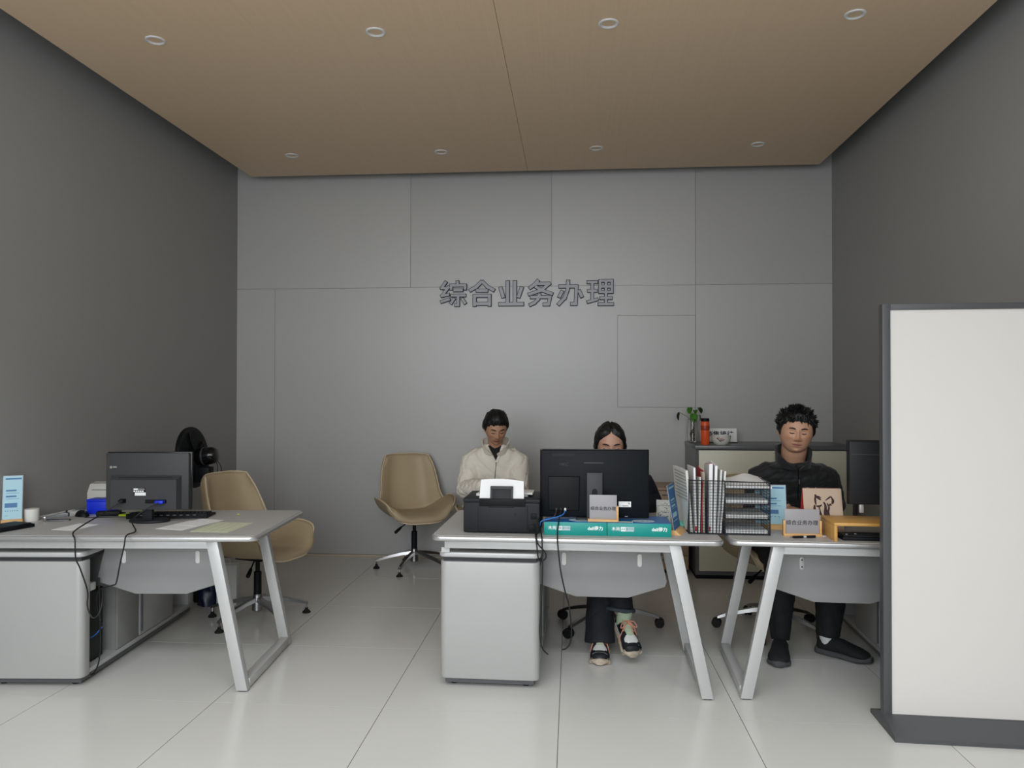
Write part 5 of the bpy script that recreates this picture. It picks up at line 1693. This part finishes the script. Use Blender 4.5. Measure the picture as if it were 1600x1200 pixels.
zp = [surf_y(jb, 1.259 + 0.002 * k, 1.012 - 0.020 * k, 3.9) for k in range(10)]
obj('zip', G().tube([q + Vector((0, -0.002, 0)) for q in zp if q], 0.0025, 6), M_black, jk)
q = surf_y(jb, 1.268, 0.935, 3.9)
obj('zip_pull', G().tube([q + Vector((0, -0.006, 0.016)), q + Vector((0.001, -0.008, -0.01))], 0.003, 6), M_zip, jk)
q = surf_y(jb, 1.345, 0.895, 3.9)
text('chest_lettering', 'Growth', 0.019, M_whiteink, jk, (q.x, q.y - 0.007, q.z), (R(86), 0, R(8)), 0.0006, 0.0003)
shoe(pr_, (1.140, 4.305, 0), -17, M_shoeb, M_soleg, 0.275, sock=M_sock, wk=1.2)
shoe(pr_, (1.385, 4.335, 0), 50, M_shoeb, M_soleg, 0.285, sock=M_sock, wk=1.15)


# woman behind the middle monitor
def hair_w(az, z, x):
    line = np.interp(az, [0, 12, 30, 50, 65, 80, 110, 180], [0.082, 0.072, 0.056, 0.032, -0.005, -0.07, -0.08, -0.08])
    part = np.exp(-(x / 0.004) ** 2) * (z > 0.05)
    return -0.010 + (0.026 - 0.008 * part) * np.clip((z - line + 0.006) / 0.03, 0, 1) ** 0.7


def bun(g, M):
    g.ell((0.0, 0.125, -0.03), 0.042, 0.036, 0.042, 10, M)
    g.tube(smooth_path([M @ Vector((-0.055, 0.055, -0.04)), M @ Vector((-0.075, 0.045, -0.09)), M @ Vector((-0.08, 0.05, -0.13))]), [0.02] * 7 + [0.018] * 5 + [0.01], 8, round_=True)
    g.tube(smooth_path([M @ Vector((0.055, 0.055, -0.04)), M @ Vector((0.07, 0.05, -0.09)), M @ Vector((0.07, 0.055, -0.13))]), [0.018] * 7 + [0.016] * 5 + [0.01], 8, round_=True)


tW = [(0.22, 4.72, 0.47, 0.175, 0.145), (0.22, 4.70, 0.58, 0.165, 0.135), (0.222, 4.65, 0.70, 0.165, 0.130), (0.224, 4.59, 0.82, 0.180, 0.130), (0.225, 4.54, 0.89, 0.175, 0.110), (0.222, 4.51, 0.94, 0.135, 0.088), (0.22, 4.49, 0.975, 0.082, 0.070), (0.218, 4.48, 0.99, 0.066, 0.060)]
pw_, HW, bvw, jkw, jbw = person('woman with tied-back black hair and dark jeans behind the middle monitor', dict(
    head=(0.215, 4.385, 1.145), pitch=13, roll=0, yaw=2, wide=0.98, jaw=0.9, neck=(0.218, 4.475, 0.975), neck_r=0.05,
    torso=tW, arms=[((0.050, 4.53, 0.905), (-0.02, 4.54, 0.785), (0.10, 4.29, 0.800)), ((0.405, 4.53, 0.915), (0.470, 4.54, 0.785), (0.35, 4.29, 0.800))],
    hands=[((0.25, -0.95, -0.05), (0, 0, 1)), ((-0.25, -0.95, -0.05), (0, 0, 1))],
    legs=[((0.14, 4.68, 0.50), (0.150, 4.33, 0.53), (0.150, 4.215, 0.10)), ((0.30, 4.68, 0.51), (0.235, 4.32, 0.585), (0.262, 4.215, 0.245))],
    skin=SKIN_W, hair=hair_w, hair_extra=bun, seed=8, jacket=M_navy, trousers=M_jean, hem=(-0.035, 0.0), fold=0.005,
    tfold=0.012, trouser=(0.098, 0.092, 0.080, 0.072, 0.086), trouser2=(0.098, 0.092, 0.080, 0.076, 0.074), sleeve=(0.072, 0.068, 0.064, 0.052, 0.04)))
shoe(pw_, (0.152, 4.255, 0), -2, M_black2, M_solew, 0.255, trainer=True, sock=M_sockg)
shoe(pw_, (0.268, 4.245, 0.125), 14, M_black2, M_solew, 0.255, pitch=22, trainer=True, sock=M_sockg)
cu_ = [Vector((0.262 + 0.073 * math.cos(2 * math.pi * k / 24), 4.217 + 0.073 * math.sin(2 * math.pi * k / 24), 0.252 - 0.008 * math.cos(2 * math.pi * k / 24) - 0.012 * math.sin(2 * math.pi * k / 24))) for k in range(25)]
obj('turned_cuff', G().tube(cu_, 0.011, 8, flat=1.0), M_jean2, pw_, smooth=60)

# man in the cream jacket by the wall
t1 = [(-0.56, 5.72, 0.47, 0.185, 0.150), (-0.56, 5.70, 0.58, 0.185, 0.145), (-0.562, 5.66, 0.70, 0.195, 0.150), (-0.565, 5.61, 0.84, 0.200, 0.140), (-0.568, 5.58, 0.95, 0.190, 0.120), (-0.566, 5.56, 1.01, 0.160, 0.100), (-0.562, 5.54, 1.045, 0.098, 0.082), (-0.56, 5.53, 1.065, 0.078, 0.072)]
p1_, H1, bv1, jk1, jb1 = person('man in a cream zip jacket looking down by the back wall', dict(
    head=(-0.548, 5.435, 1.185), pitch=22, roll=0, yaw=16, wide=1.0, jaw=0.95, neck=(-0.555, 5.52, 1.01), neck_r=0.054,
    torso=t1, arms=[((-0.738, 5.58, 0.955), (-0.765, 5.47, 0.735), (-0.615, 5.27, 0.79)), ((-0.398, 5.58, 0.955), (-0.385, 5.46, 0.735), (-0.47, 5.27, 0.79))],
    hands=[((0.75, -0.5, 0.25), (-0.2, 0.2, 0.95)), ((-0.75, -0.5, 0.25), (0.2, 0.2, 0.95))],
    legs=[((-0.65, 5.68, 0.50), (-0.66, 5.26, 0.53), (-0.66, 5.24, 0.10)), ((-0.46, 5.68, 0.50), (-0.44, 5.26, 0.53), (-0.44, 5.24, 0.10))],
    skin=SKIN_1, hair=hair_short(0.052, -0.012, -0.06, 0.024), seed=12, spikes=(130, 0.009, lambda az, p: p[2] > 0.03), smile=-0.6,
    jacket=M_jkc, trousers=M_trb, fold=0.018, sleeve=(0.084, 0.080, 0.080, 0.070, 0.054)))
v_patch(jb1, (-0.605, -0.510, 1.055, -0.545, 0.935), M_tee, jk1, 'inner_shirt', 0.004)
g = G()
band_collar(g, (-0.557, 5.525, 0), 0.086, 0.086, 1.035, 1.115, -168, 168, 0.10, 0.009, -0.008)
obj('collar', g, M_jkc, jk1, smooth=60)
for sx, (xa, xb) in ((-1, (-0.610, -0.548)), (1, (-0.500, -0.542))):
    pts = [surf_y(jb1, xa + (xb - xa) * q, 1.05 - 0.115 * q, 3.9) for q in np.linspace(0, 1, 8)]
    obj('lapel', G().tube([q + Vector((0, -0.004, 0)) for q in pts if q], 0.010, 8, flat=0.5), M_jkc, jk1, smooth=60)
zp = [surf_y(jb1, -0.546 - 0.0012 * k, 0.937 - 0.012 * k, 3.9) for k in range(14)]
obj('zip', G().tube([q + Vector((0, -0.001, 0)) for q in zp if q], 0.0028, 6), M_zip, jk1)
shoe(p1_, (-0.66, 5.26, 0), 0, M_shoeb, M_soleg, 0.27)
shoe(p1_, (-0.44, 5.26, 0), 0, M_shoeb, M_soleg, 0.27)
